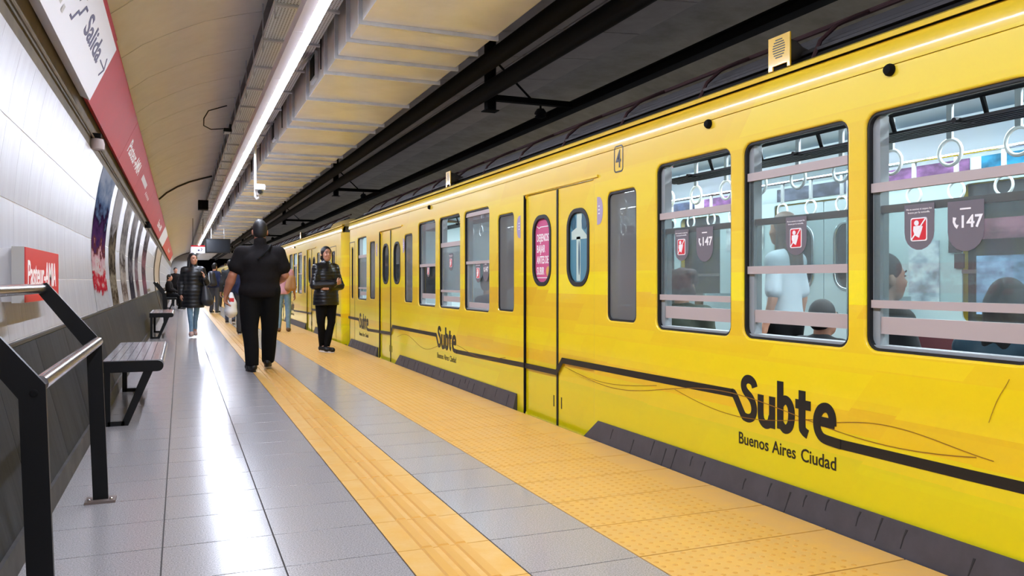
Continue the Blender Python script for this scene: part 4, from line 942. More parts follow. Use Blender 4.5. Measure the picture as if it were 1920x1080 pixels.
r4 = fascia(35.5, 60.0, M['fred2'], 'farthest orange red fascia sign toward the tunnel mouth'); ftext(r4, 'Pasteur-AMIA', 0.24, 44, 0.34, M['white_ink'], 5)
tag(MB().tube([(-0.712, Y0, 2.40), (-0.712, 10, 2.40), (-0.712, 40, 2.40)], 0.010, 6).build('conduit', M['cove']), 'thin conduit along the cove under the fascia signs', 'conduit')
sp = thing('cove_speaker', (-0.69, 8.1, 2.36), 'small round speaker on the cove under the red fascia', 'speaker')
q = MB(); q.lathe([(0.06, 0.0), (0.065, 0.05), (0.055, 0.09), (0.02, 0.10)], (-0.69, 8.1, 2.30), 'z', 16); q.build('shell', M['alu'], sp, smooth=True)
MB().box((-0.735, 8.06, 2.39), (-0.655, 8.14, 2.44)).build('bracket', M['black_iron'], sp)
sp2 = thing('cove_speaker', (-0.69, 20.0, 2.36), 'black cove speaker farther along under the fascia signs', 'speaker')
q = MB(); q.lathe([(0.07, 0.0), (0.075, 0.06), (0.055, 0.10), (0.02, 0.11)], (-0.68, 20.0, 2.33), 'z', 16); q.build('shell', M['black_iron'], sp2, smooth=True)
MB().box((-0.735, 19.95, 2.42), (-0.64, 20.05, 2.47)).build('bracket', M['black_iron'], sp2)

# pictures on the wall tiles, one strip each
MP = [(x + 0.004, z) for x, z in WT]
pics = [((9.25, 10.85), [(50, 62, 92), (150, 156, 172), (66, 36, 78), (190, 180, 184), (150, 34, 46)], 'tall colourful wall picture nearest the viewer with purple and red', 3.0),
        ((11.4, 12.5), [(44, 38, 32), (116, 106, 88), (160, 152, 142), (66, 58, 44)], 'second wall picture in brown and grey', 5.0),
        ((13.4, 14.7), [(150, 144, 138), (104, 96, 88), (166, 160, 156), (70, 62, 58)], 'third wall picture in pale grey and beige', 5.0),
        ((15.5, 16.9), [(74, 70, 72), (140, 136, 138), (52, 48, 52)], 'fourth wall picture in mid grey', 5.0),
        ((17.7, 18.9), [(84, 76, 82), (150, 140, 146), (110, 66, 78)], 'fifth wall picture in mauve grey', 5.0),
        ((20.8, 23.0), [(66, 58, 60), (136, 118, 122), (104, 54, 66), (150, 146, 146)], 'sixth wall picture in rose and grey before the tan recess', 4.0)]
W_ = (176, 174, 176)
mur = [[(0.8, W_), (0.98, (168, 164, 164)), (1.06, (150, 30, 42)), (1.16, (176, 60, 66)), (1.24, (190, 180, 176)), (1.40, (186, 140, 146)), (1.48, (96, 50, 44)), (1.60, (70, 44, 84)), (1.80, (40, 26, 48)), (1.94, (84, 104, 134)), (2.3, (150, 160, 178))],
       [(0.8, (120, 108, 92)), (0.95, (60, 48, 34)), (1.10, (130, 120, 102)), (1.30, (36, 30, 24)), (1.5, (110, 100, 84)), (1.7, (54, 48, 44)), (1.9, (150, 148, 150)), (2.3, (170, 170, 174))],
       [(0.8, (150, 140, 130)), (1.0, (92, 78, 70)), (1.2, (160, 152, 142)), (1.4, (70, 60, 54)), (1.6, (150, 146, 142)), (1.85, (100, 98, 98)), (2.3, (170, 168, 168))],
       [(0.8, (70, 66, 70)), (1.1, (44, 42, 48)), (1.35, (110, 104, 106)), (1.6, (52, 50, 54)), (2.0, (120, 118, 120)), (2.3, (160, 158, 160))],
       [(0.8, (130, 118, 112)), (1.1, (96, 60, 66)), (1.4, (140, 126, 128)), (1.7, (70, 66, 72)), (2.3, (150, 148, 152))],
       [(0.8, (90, 76, 78)), (1.1, (130, 84, 92)), (1.35, (78, 66, 68)), (1.6, (140, 100, 104)), (1.9, (70, 64, 66)), (2.3, (140, 136, 138))]]
for i, ((a, b), cols, lab, sc_) in enumerate(pics):
    o = MB().sheet(MP, a, b, 0.003).build('wall_picture', mural('wall_picture_%d' % i, [(z_, tuple(int(x * 0.92) for x in c_)) for z_, c_ in mur[i]]), smooth=30); tag(o, lab, 'picture', 'pictures on the wall')
nb = thing('wall_recess', (-0.8, 35, 0.8), 'tan framed panel recessed in the far white wall', 'panel')
MB().sheet([(x + 0.006, z) for x, z in WT], 30.3, 36.8, 0.004).build('tan_panel', mat('tan_panel', (176, 158, 132), 0.5, noise=(3, (150, 130, 108), 0.7)), nb, smooth=30)
for a in (29.9, 36.8): MB().sheet([(x + 0.03, z) for x, z in [(-0.6, 0.11)] + WT], a, a + 0.4, 0.03).build('tan_rib', mat('tan_rib', (92, 80, 66), 0.5), nb, smooth=30)

# hanging things
hd = thing('information_screen', (1.2, 30, 2.1), 'dark information screen hanging under the strip light', 'screen')
MB().box((0.80, 29.95, 2.11), (1.62, 30.10, 2.61)).build('casing', M['black_paint'], hd)
MB().box((0.84, 29.945, 2.15), (1.58, 29.95, 2.57)).build('glass', M['screen'], hd)
for x in (1.0, 1.42): MB().tube([(x, 30.02, 2.61), (x, 30.02, 3.0)], 0.015, 6).build('drop_rod', M['galv'], hd)
ex = thing('hanging_sign', (0.57, 30, 2.1), 'small white hanging sign with red top edge beside the screen', 'sign')
MB().box((0.335, 29.97, 2.10), (0.795, 30.05, 2.37)).build('board', M['swhite'], ex); MB().box((0.335, 29.965, 2.325), (0.795, 29.97, 2.37)).build('red_edge', M['fred'], ex)
q = MB(); ribbon(q, [(0.56, 2.20), (0.62, 2.20)], 0.05, lambda a, b, h: (a, 29.968 - h, b)); ribbon(q, [(0.66, 2.17), (0.70, 2.24), (0.66, 2.28)], 0.02, lambda a, b, h: (a, 29.968 - h, b)); q.build('symbol', M['navy_ink'], ex)
for x in (0.40, 0.73): MB().tube([(x, 30.01, 2.37), (x, 30.01, 3.3)], 0.008, 6).build('drop_rod', M['black_iron'], ex)
cv = thing('security_camera', (1.03, 12.2, 2.3), 'white security camera on a pole hanging beside the air duct', 'camera')
MB().tube([(1.0, 12.2, 2.34), (1.0, 12.2, 3.28)], 0.018, 8).build('pole', M['white_plastic'], cv)
MB().cbox((0.99, 12.12, 2.44), (1.13, 12.3, 2.52), 0.01).build('junction_box', M['white_plastic'], cv)
q = MB(); q.lathe([(0.05, 0.0), (0.05, -0.04), (0.045, -0.07), (0.02, -0.09)], (1.06, 12.2, 2.44), 'z', 14); q.build('dome', M['white_plastic'], cv, smooth=True)
q = MB(); q.tube([(1.05, 12.06, 2.40), (1.08, 12.2, 2.41)], 0.03, 10); q.build('lens', M['black_paint'], cv)
q = MB(); q.tube([(1.0, 12.2, 2.34), (1.02, 12.2, 2.31), (1.05, 12.2, 2.33)], 0.018, 8); q.build('hook', M['white_plastic'], cv)
fl_ = thing('floodlight', (0.66, 12.1, 3.2), 'small dark floodlight fixed under the cable tray', 'floodlight')
MB().cbox((0.56, 12.0, 3.22), (0.67, 12.2, 3.27), 0.01).build('case', M['black_paint'], fl_); MB().box((0.575, 12.02, 3.214), (0.655, 12.18, 3.22)).build('lens', M['pale_grey'], fl_)
MB().box((0.64, 12.08, 3.27), (0.67, 12.12, 3.34)).build('bracket', M['black_paint'], fl_)
q = MB(); q.tube([(0.62, 12.1, 3.28), (0.4, 12.1, 3.25), (0.30, 12.0, 3.28), (0.30, 11.9, 3.36), (0.36, 11.9, 3.47), (0.60, 11.9, 3.56)], 0.008, 6); q.build('cable', M['cable'], fl_)
tag(MB().box((0.42, 21.9, 2.95), (0.66, 22.3, 3.18)).build('junction_box', M['black_iron']), 'dark box hanging at the edge of the vault', 'box')
tag(MB().tube([(-0.45, 20.2, 3.0), (-0.29, 20.2, 3.155), (-0.06, 20.2, 3.305), (0.19, 20.2, 3.425), (0.44, 20.2, 3.51), (0.69, 20.2, 3.585)], 0.02, 8).build('conduit', M['cable']), 'dark conduit arching over the tan vault', 'conduit')

# ============================================================ PEOPLE
def surface_nets(val, lo, h):
    """closed quad surface of val < 0 on a regular grid"""
    ins = val < 0
    nx, ny, nz = val.shape
    acc = np.zeros((nx - 1, ny - 1, nz - 1, 3), np.float32); cnt = np.zeros((nx - 1, ny - 1, nz - 1), np.float32)
    for ax in range(3):
        o1 = [i for i in range(3) if i != ax]
        for a in (0, 1):
            for b in (0, 1):
                s0 = [None] * 3; s1 = [None] * 3
                s0[ax] = slice(0, -1); s1[ax] = slice(1, None)
                for d, q in ((o1[0], a), (o1[1], b)):
                    s0[d] = s1[d] = slice(q, val.shape[d] - 1 + q)
                v0 = val[tuple(s0)]; v1 = val[tuple(s1)]
                cr = (v0 < 0) != (v1 < 0)
                t = np.where(cr, v0 / np.where(cr, v0 - v1, 1), 0)
                acc[..., ax] += np.where(cr, t, 0)
                if a: acc[..., o1[0]] += cr
                if b: acc[..., o1[1]] += cr
                cnt += cr
    has = cnt > 0
    idx = -np.ones(cnt.shape, np.int64); idx[has] = np.arange(has.sum())
    cell = np.argwhere(has); pos = (cell + acc[has] / cnt[has][:, None]) * h + np.array(lo)
    faces = []
    for ax in range(3):
        o = [i for i in range(3) if i != ax]
        s0 = [slice(1, -1)] * 3; s1 = [slice(1, -1)] * 3; s0[ax] = slice(0, -1); s1[ax] = slice(1, None)
        A = ins[tuple(s0)]; B = ins[tuple(s1)]
        e = np.argwhere(A != B)
        if not len(e): continue
        flip = A[tuple(e.T)]
        base = e.copy(); base[:, o[0]] += 1; base[:, o[1]] += 1
        def c(da, db):
            p = base.copy(); p[:, o[0]] += da; p[:, o[1]] += db; return idx[tuple(p.T)]
        q = np.stack([c(-1, -1), c(0, -1), c(0, 0), c(-1, 0)], 1)
        if ax == 1: flip = ~flip
        q[~flip] = q[~flip][:, ::-1]
        faces.append(q)
    f = np.concatenate(faces); f = f[(f >= 0).all(1)]
    return pos, f

class SDF:
    def __init__(s, lo, hi, h):
        s.lo = np.array(lo, np.float32); s.h = h
        s.n = np.ceil((np.array(hi) - s.lo) / h).astype(int) + 1
        s.ax = [s.lo[i] + h * np.arange(s.n[i], dtype=np.float32) for i in range(3)]
        s.v = np.full(tuple(s.n), 1.0, np.float32)
    def _win(s, lo, hi, pad):
        sl = []
        for i in range(3):
            a = int(max(0, math.floor((lo[i] - pad - s.lo[i]) / s.h))); b = int(min(s.n[i], math.ceil((hi[i] + pad - s.lo[i]) / s.h) + 1))
            if b <= a: return None
            sl.append(slice(a, b))
        X = s.ax[0][sl[0]][:, None, None]; Y = s.ax[1][sl[1]][None, :, None]; Z = s.ax[2][sl[2]][None, None, :]
        return tuple(sl), X, Y, Z
    def _mix(s, sl, d, k, sub=False):
        a = s.v[sl]
        if sub:
            s.v[sl] = np.maximum(a, -d); return
        if k > 0:
            hh = np.clip(0.5 + 0.5 * (d - a) / k, 0, 1); s.v[sl] = d + (a - d) * hh - k * hh * (1 - hh)
        else: s.v[sl] = np.minimum(a, d)
    def cap(s, a, b, ra, rb, k=0.02, sub=False):
        a = np.array(a, np.float32); b = np.array(b, np.float32); r = max(ra, rb)
        w = s._win(np.minimum(a, b) - r, np.maximum(a, b) + r, 0.06 + k)
        if w is None: return
        sl, X, Y, Z = w; d = b - a; L2 = float(d @ d) + 1e-9
        t = np.clip(((X - a[0]) * d[0] + (Y - a[1]) * d[1] + (Z - a[2]) * d[2]) / L2, 0, 1)
        dist = np.sqrt((X - a[0] - t * d[0]) ** 2 + (Y - a[1] - t * d[1]) ** 2 + (Z - a[2] - t * d[2]) ** 2) - (ra + (rb - ra) * t)
        s._mix(sl, dist, k, sub)
    def ell(s, c, r, k=0.02, sub=False):
        c = np.array(c, np.float32); r = np.array(r, np.float32)
        w = s._win(c - r, c + r, 0.06 + k)
        if w is None: return
        sl, X, Y, Z = w
        q = np.sqrt(((X - c[0]) / r[0]) ** 2 + ((Y - c[1]) / r[1]) ** 2 + ((Z - c[2]) / r[2]) ** 2)
        g = np.sqrt(((X - c[0]) / r[0] ** 2) ** 2 + ((Y - c[1]) / r[1] ** 2) ** 2 + ((Z - c[2]) / r[2] ** 2) ** 2) + 1e-6
        s._mix(sl, q * (q - 1) / g, k, sub)
    def above(s, z, x=0, y=0):   # keep what is above the plane
        s.v = np.maximum(s.v, z + s.ax[0][:, None, None] * x + s.ax[1][None, :, None] * y - s.ax[2][None, None, :])
    def below(s, z):
        s.v = np.maximum(s.v, s.ax[2][None, None, :] - z)
    def ripple(s, amp, wl, ph=0.0):
        zz = s.ax[2][None, None, :]; s.v = s.v + amp * (np.abs(np.sin(math.pi * zz / wl + ph)) ** 0.5 * -1 + 0.5).astype(np.float32)
    def folds(s, amp, seed=0):
        r_ = np.random.RandomState(seed); X = s.ax[0][:, None, None]; Y = s.ax[1][None, :, None]; Z = s.ax[2][None, None, :]
        w = 0
        for i in range(5):
            kx, ky, kz = r_.uniform(-25, 25), r_.uniform(-25, 25), r_.uniform(-16, 16); w = w + np.sin(kx * X + ky * Y + kz * Z + r_.uniform(0, 6))
        s.v = s.v + (amp * w / 2.5).astype(np.float32)
    def out(s): return surface_nets(s.v, s.lo, s.h)

BASE = dict(pelvis=(0, 0, 0.96), chest=(0, 0, 1.30), neck=(0, 0.012, 1.47), head=(0, -0.015, 1.64),
            shL=(0.160, 0.01, 1.405), elL=(0.215, 0.03, 1.13), wrL=(0.245, -0.03, 0.88), hipL=(0.09, 0, 0.93), knL=(0.10, -0.015, 0.51), anL=(0.105, 0.03, 0.09),
            shR=(-0.160, 0.01, 1.405), elR=(-0.215, 0.03, 1.13), wrR=(-0.245, -0.03, 0.88), hipR=(-0.09, 0, 0.93), knR=(-0.10, -0.015, 0.51), anR=(-0.105, 0.03, 0.09),
            toeL=(0.12, -0.13, 0.03), toeR=(-0.12, -0.13, 0.03))

def hand(sd, w, d, side, n, curl=0.5, sc=1.0):
    """palm with four bent fingers and a thumb; w wrist, d along the hand, side toward the thumb, n out of the palm"""
    w, d, side, n = (np.array(q, np.float32) for q in (w, d, side, n)); d = d / np.linalg.norm(d); n = n - d * (n @ d); n = n / np.linalg.norm(n)
    sd_ = np.cross(d, n); side = sd_ if sd_ @ side > 0 else -sd_
    for i, (o, L) in enumerate(((0.030, 0.072), (0.010, 0.080), (-0.010, 0.075), (-0.029, 0.058))):
        k0 = w + d * (0.085 - abs(o) * 0.2) * sc + side * o * sc
        sd.cap(w + d * 0.012 * sc + side * o * 0.6 * sc, k0, 0.015 * sc, 0.0125 * sc, 0.010)
        c1, c2 = curl * (0.7 + 0.1 * i), curl * (1.5 + 0.15 * i)
        k1 = k0 + (d * math.cos(c1) + n * math.sin(c1)) * L * 0.5 * sc; k2 = k1 + (d * math.cos(c2) + n * math.sin(c2)) * L * 0.5 * sc
        sd.cap(k0, k1, 0.0098 * sc, 0.0088 * sc, 0.003); sd.cap(k1, k2, 0.0088 * sc, 0.0074 * sc, 0.003)
    t0 = w + (d * 0.025 + side * 0.028) * sc; t1 = t0 + (d * 0.03 + side * 0.024 + n * 0.012) * sc; t2 = t1 + (d * 0.032 + side * 0.006 + n * 0.012) * sc
    sd.cap(w + d * 0.01 * sc + side * 0.012 * sc, t0, 0.016 * sc, 0.014 * sc, 0.008); sd.cap(t0, t1, 0.0125 * sc, 0.0105 * sc, 0.004); sd.cap(t1, t2, 0.0105 * sc, 0.0085 * sc, 0.004)

def as_mesh(parts, name, m, root, sm=2):
    vs = []; fs = []; o = 0
    for p, f in parts:
        vs.append(p); fs.append(f + o); o += len(p)
    V = np.concatenate(vs); F = np.concatenate(fs)
    # light smoothing of the staircase left by the grid
    e = np.concatenate([F[:, [0, 1]], F[:, [1, 2]], F[:, [2, 3]], F[:, [3, 0]]])
    deg = np.bincount(e.ravel(), minlength=len(V)).astype(float)
    for _ in range(sm):
        a = np.zeros_like(V)
        for k in range(3): a[:, k] = np.bincount(e[:, 0], V[e[:, 1], k], len(V)) + np.bincount(e[:, 1], V[e[:, 0], k], len(V))
        V = 0.5 * V + 0.5 * a / np.maximum(deg, 1)[:, None]
    me = bpy.data.meshes.new(name); me.from_pydata(V.tolist(), [], F.tolist()); me.materials.append(m)
    me.polygons.foreach_set('use_smooth', [True] * len(me.polygons)); me.update()
    ob = bpy.data.objects.new(name, me); C.objects.link(ob); ob.parent = root; ORG[ob.name] = ORG[root.name]
    return ob

SKIN = mat('skin', (196, 142, 116), 0.5); SKIN2 = mat('skin_tan', (174, 116, 90), 0.5)
HAIR = mat('hair_black', (17, 15, 15), 0.6); HAIRB = mat('hair_brown', (92, 74, 62), 0.5); HAIRR = mat('hair_red_brown', (82, 44, 40), 0.6)
LIP = mat('lips', (150, 70, 70), 0.5); EYE = mat('eye_dark', (24, 18, 18), 0.3)

def person(label, loc, rotz=0, H=1.70, pose={}, g=1.0, top=None, legs=None, shoes=None, hair=None, skin=None, res=0.013, head_turn=0.0, curlL=0.5, curlR=0.5, hands=True, group=None, name='person', face=True):
    skin = skin or SKIN; s = H / 1.75
    J = {k: np.array(pose.get(k, v), np.float32) * s for k, v in BASE.items()}
    root = thing(name, loc, label, 'person', group); root.rotation_euler = (0, 0, R(rotz))
    allp = np.array(list(J.values())); lo = allp.min(0) - 0.24; hi = allp.max(0) + 0.24; lo[2] = min(lo[2], -0.02) if allp[:, 2].min() < 0.2 else lo[2]
    # ---- body (one figure): coarse trunk and legs hidden by clothes, finer head and hands
    b = SDF(lo, hi, max(res, 0.016))
    ch, pv = J['chest'], J['pelvis']; mid = (ch + pv) / 2
    b.ell(ch, (0.145 * g * s, 0.095 * g * s, 0.17 * s), 0); b.ell(mid, (0.13 * g * s, 0.09 * g * s, 0.17 * s), 0.05); b.ell(pv, (0.145 * g * s, 0.10 * g * s, 0.12 * s), 0.05)
    b.cap(J['shL'], J['shR'], 0.05 * s, 0.05 * s, 0.05); b.cap(ch, J['neck'] + (0, 0, 0.06 * s), 0.06 * s, 0.05 * s, 0.04)
    for S_ in 'LR':
        b.cap(J['sh' + S_], J['el' + S_], 0.046 * s * min(g, 1.25), 0.037 * s * min(g, 1.25), 0.02); b.cap(J['el' + S_], J['wr' + S_], 0.037 * s * min(g, 1.25), 0.027 * s, 0.01)
        b.cap(J['hip' + S_], J['kn' + S_], 0.07 * g * s, 0.05 * s, 0.03); b.cap(J['kn' + S_], J['an' + S_], 0.05 * s, 0.033 * s, 0.02); b.cap(J['an' + S_], J['toe' + S_], 0.033 * s, 0.025 * s, 0.01)
    parts = [b.out()]
    hc = J['head']; ct, st = math.cos(R(head_turn)), math.sin(R(head_turn))
    def hp(x, y, z): return hc + np.array((x * ct - y * st, x * st + y * ct, z), np.float32) * s
    hres = 0.006 if res < 0.016 else 0.010
    h = SDF(hc - 0.20 * s, hc + 0.17 * s, hres)
    h.ell(hp(0, 0.012, 0.03), (0.074 * s, 0.092 * s, 0.092 * s), 0); h.ell(hp(0, -0.03, -0.035), (0.058 * s, 0.060 * s, 0.075 * s), 0.03); h.ell(hp(0, -0.045, -0.085), (0.035 * s, 0.035 * s, 0.03 * s), 0.03)
    h.cap(hp(0, 0.025, -0.05), J['neck'] + np.array((0, 0, -0.02)), 0.052 * s * min(g, 1.2), 0.058 * s * min(g, 1.25), 0.025)
    for sx in (-1, 1):
        h.ell(hp(sx * 0.081, 0.018, -0.012), (0.014 * s, 0.023 * s, 0.034 * s), 0.006); h.ell(hp(sx * 0.030, -0.090, 0.012), (0.017 * s, 0.014 * s, 0.010 * s), 0.0, sub=False) if False else None
        h.cap(hp(sx * 0.012, -0.083, 0.028), hp(sx * 0.048, -0.070, 0.030), 0.008 * s, 0.006 * s, 0.012)
        h.ell(hp(sx * 0.036, -0.072, -0.030), (0.02 * s, 0.016 * s, 0.018 * s), 0.015)
    h.cap(hp(0, -0.082, 0.015), hp(0, -0.104, -0.022), 0.008 * s, 0.012 * s, 0.008)
    h.cap(hp(-0.018, -0.086, -0.058), hp(0.018, -0.086, -0.058), 0.008 * s, 0.008 * s, 0.008)
    parts.append(h.out())
    if hands:
        for S_, cu_, sg_ in (('L', curlL, 1), ('R', curlR, -1)):
            e, w = J['el' + S_], J['wr' + S_]; d = w - e; d = d / np.linalg.norm(d)
            ha = pose.get('hand' + S_); d2 = np.array(ha[0], np.float32) if ha else d; d2 = d2 / np.linalg.norm(d2)
            n_ = np.array(ha[1] if ha else (-sg_, 0.25, 0), np.float32); sdv = np.array(ha[2] if ha else (0, -1, 0), np.float32)
            lo2 = np.minimum(e, w + d2 * 0.2) - 0.12; hi2 = np.maximum(e, w + d2 * 0.2) + 0.12
            a = SDF(lo2, hi2, 0.0050 if res < 0.016 else 0.008); gg = s * min(g, 1.25)
            a.cap(e, e + (w - e) * 0.35, 0.040 * gg, 0.042 * gg, 0); a.cap(e + (w - e) * 0.35, w, 0.042 * gg, 0.027 * gg, 0.01); hand(a, w, d2, sdv, n_, cu_, s * 1.04)
            parts.append(a.out())
    body = as_mesh(parts, 'body', skin, root, 1)
    if face:
        q = MB()
        for sx in (-1, 1): q.ball(hp(sx * 0.031, -0.079, 0.012), (0.012 * s, 0.008 * s, 0.0055 * s), 8, 6)
        def fin(q, nm, mm):
            me = q.mesh(nm, mm, (0, 0, 0), smooth='all'); o = bpy.data.objects.new(nm, me); C.objects.link(o); o.parent = root; ORG[o.name] = ORG[root.name]
        fin(q, 'eyes', EYE)
        q = MB()
        for sx in (-1, 1): q.tube([hp(sx * 0.013, -0.090, 0.032), hp(sx * 0.032, -0.088, 0.039), hp(sx * 0.052, -0.072, 0.033)], 0.004 * s, 6)
        fin(q, 'eyebrows', HAIR)
        q = MB(); q.tube([hp(-0.023, -0.084, -0.058), hp(0, -0.096, -0.056), hp(0.023, -0.084, -0.058)], [0.002 * s, 0.0055 * s, 0.002 * s], 6); fin(q, 'lips', LIP)
    # ---- clothes
    if legs:
        t = SDF(lo, hi, res); p_ = legs.get('pad', 0.015); wl = legs.get('w', 1.0)
        t.ell(pv, (0.155 * g * s + p_, 0.11 * g * s + p_, 0.12 * s), 0)
        for S_ in 'LR':
            t.cap(J['hip' + S_], J['kn' + S_], (0.078 * g * s * legs.get('thigh', 1.0) + p_), (0.056 * s * wl + p_), 0.03); kn, an = J['kn' + S_], J['an' + S_]
            t.cap(kn, an, 0.056 * s * wl + p_, 0.040 * s * wl + p_ * legs.get('flare', 1.0), 0.015)
        if legs.get('folds', 1): t.folds(0.0055, 3)
        t.below(1.04 * s) if allp[:, 2].max() > 1.2 and abs(J['pelvis'][2] - J['hipL'][2]) < 0.2 and 'waist_cut' not in legs else None
        if legs.get('hem'): t.above(legs['hem'] * s)
        as_mesh([t.out()], 'trousers', legs['m'], root)
    if top:
        t = SDF(lo, hi, res); p_ = top.get('pad', 0.02)
        t.ell(ch, (0.150 * g * s + p_, 0.105 * g * s + p_, 0.165 * s), 0); t.ell(mid, (0.145 * g * s + p_, 0.105 * g * s + p_, 0.18 * s), 0.06); t.ell(pv, (0.155 * g * s + p_, 0.115 * g * s + p_, 0.14 * s + p_), 0.05)
        if top.get('skirt'):
            z = top['skirt'] * s; t.cap(pv, (pv[0], pv[1], z), 0.125 * g * s + p_, 0.14 * g * s + p_, 0.06)
            for sx in (-1, 1): t.cap(pv + (sx * 0.06, 0, 0), (pv[0] + sx * 0.07, pv[1], z), 0.10 * g * s + p_, 0.11 * g * s + p_, 0.05)
        t.cap(J['shL'], J['shR'], 0.048 * s + p_ * 0.5, 0.048 * s + p_ * 0.5, 0.05); t.cap(ch + (0, 0, 0.06 * s), J['neck'] + (0, 0, -0.015 * s), 0.085 * s + p_ * 0.5, 0.058 * s + p_ * 0.3, 0.05)
        for S_ in 'LR': t.cap(J['neck'] + (0, 0, -0.02 * s), J['sh' + S_], 0.052 * s, 0.048 * s + p_ * 0.5, 0.05)
        sl = top.get('sleeve', 1.0); ga = min(g, 1.35)
        for S_ in 'LR':
            e, w, a = J['el' + S_], J['wr' + S_], J['sh' + S_]
            if sl <= 1: t.cap(a, a + (e - a) * sl, 0.050 * s * ga + p_ * 0.6, 0.052 * s * ga + p_ * 0.9, 0.04)
            else:
                t.cap(a, e, 0.048 * s * ga + p_ * 0.6, 0.044 * s * ga + p_ * 0.8, 0.04); t.cap(e, e + (w - e) * (sl - 1), 0.046 * s * ga + p_ * 0.9, 0.034 * s * ga + p_ * 0.7, 0.012)
        if top.get('collar'):
            c0 = J['neck'] + np.array((0, 0.0, 0.015 * s)); t.cap(c0, c0 + (0, 0.005, 0.045 * s), 0.075 * s, 0.072 * s, 0.01); 
        if top.get('hood'):
            c0 = J['neck'] + np.array((0, 0.075 * s, 0.0)); t.ell(c0, (0.10 * s, 0.05 * s, 0.07 * s), 0.03)
        if top.get('quilt'): t.ripple(0.010, top['quilt'])
        else: t.folds(0.005, 5)
        if top.get('hem'): t.above(top['hem'] * s)
        o = as_mesh([t.out()], top.get('name', 'jacket'), top['m'], root)
    if shoes:
        q = SDF((lo[0], lo[1], min(J['anL'][2], J['anR'][2], 0.06) - 0.12), (hi[0], hi[1], max(J['anL'][2], J['anR'][2]) + 0.12), 0.009 if res < 0.016 else 0.014)
        so = MB()
        for S_ in 'LR':
            a, t_ = J['an' + S_], J['toe' + S_]; d = (t_ - a); dh = np.array((d[0], d[1], d[2] + (a[2] - t_[2]) * 1.0)); dh = dh / np.linalg.norm(dh)
            hl = a - dh * 0.045 * s + (0, 0, -0.035 * s)
            q.cap(hl, t_ + (0, 0, 0.022 * s), 0.040 * s, 0.036 * s, 0.0); q.cap(a, hl + dh * 0.04, 0.044 * s, 0.046 * s, 0.03); q.cap(hl + (t_ - hl) * 0.55, t_ + (0, 0, 0.012 * s), 0.045 * s, 0.034 * s, 0.02)
        q.folds(0.001, 2); 
        if abs(J['anL'][2] - J['anR'][2]) < 0.02 and lo[2] < 0: q.above(0.002)
        as_mesh([q.out()], 'shoes', shoes['m'], root)
        if shoes.get('sole'):
            for S_ in 'LR':
                a, t_ = J['an' + S_], J['toe' + S_]; bx = MB(); dx = Vector((t_[0] - a[0], t_[1] - a[1], 0)).normalized(); px = Vector((-dx.y, dx.x, 0)); tip = Vector(t_) + dx * 0.03 * s; heel = Vector((a[0], a[1], 0)) - dx * 0.085 * s
                slope = (t_[2] - 0.03 * s - (a[2] - 0.09 * s))
                zh = a[2] - 0.089 * s; zt = t_[2] - 0.029 * s
                out_ = []
                for k in range(14):
                    an_ = 2 * math.pi * k / 14; u = 0.5 + 0.5 * math.cos(an_); wv = math.sin(an_) * (0.040 + 0.008 * u) * s
                    p = heel + (tip - heel) * u + px * wv; out_.append((p.x, p.y, zh + (zt - zh) * u))
                vs = [(p[0], p[1], p[2]) for p in out_] + [(p[0], p[1], p[2] + 0.028 * s) for p in out_]
                bx.add(vs, [tuple(range(14))[::-1], tuple(range(14, 28))] + [(i, (i + 1) % 14, 14 + (i + 1) % 14, 14 + i) for i in range(14)])
                me = bx.mesh('shoe_sole', shoes['sole']); o = bpy.data.objects.new('shoe_sole', me); C.objects.link(o); o.parent = root; ORG[o.name] = ORG[root.name]
    if hair:
        st_ = hair.get('style', 'short'); q = SDF(hc - (0.22 * s, 0.22 * s, 0.55 * s if st_ in ('long', 'tail', 'back') else 0.2 * s), hc + 0.2 * s, hres + 0.001)
        q.ell(hp(0, 0.022, 0.040), (0.083 * s, 0.096 * s, 0.095 * s), 0); q.ell(hp(0, 0.045, -0.01), (0.079 * s, 0.072 * s, 0.085 * s), 0.02)
        if st_ == 'cap': q.cap(hp(0, -0.02, 0.075), hp(0, -0.02, 0.078), 0.07 * s, 0.07 * s, 0.02)
        # leave the face free
        q.ell(hp(0, -0.108, -0.03), ((0.060 if st_ in ('tail', 'long') else 0.072) * s, 0.085 * s, 0.112 * s), 0, sub=True)
        for sx in (-1, 1): q.ell(hp(sx * 0.092, 0.012, -0.025), (0.028 * s, 0.042 * s, 0.046 * s), 0, sub=True) if st_ in ('short', 'cap') else None
        if st_ == 'tail':
            for sx in (-1, 1): q.cap(hp(sx * 0.066, 0.0, 0.045), hp(sx * 0.070, 0.035, -0.075), 0.022 * s, 0.024 * s, 0.015)
            q.cap(hp(0.0, 0.09, -0.02), hp(0.02, 0.10, -0.14), 0.032 * s, 0.025 * s, 0.02); q.cap(hp(0.02, 0.10, -0.14), hp(-0.06, 0.085, -0.27), 0.025 * s, 0.012 * s, 0.02); q.cap(hp(-0.03, 0.09, -0.12), hp(-0.085, 0.03, -0.24), 0.022 * s, 0.01 * s, 0.02)
        if st_ in ('long', 'back'):
            for sx in (-1, 1):
                q.cap(hp(sx * 0.068, 0.015, 0.02), hp(sx * 0.088, 0.02, -0.22), 0.026 * s, 0.030 * s, 0.02)
            q.cap(hp(-0.03, 0.075, 0.0), hp(-0.04, 0.095, -0.26), 0.05 * s, 0.045 * s, 0.03); q.cap(hp(0.03, 0.075, 0.0), hp(0.04, 0.095, -0.26), 0.05 * s, 0.045 * s, 0.03)
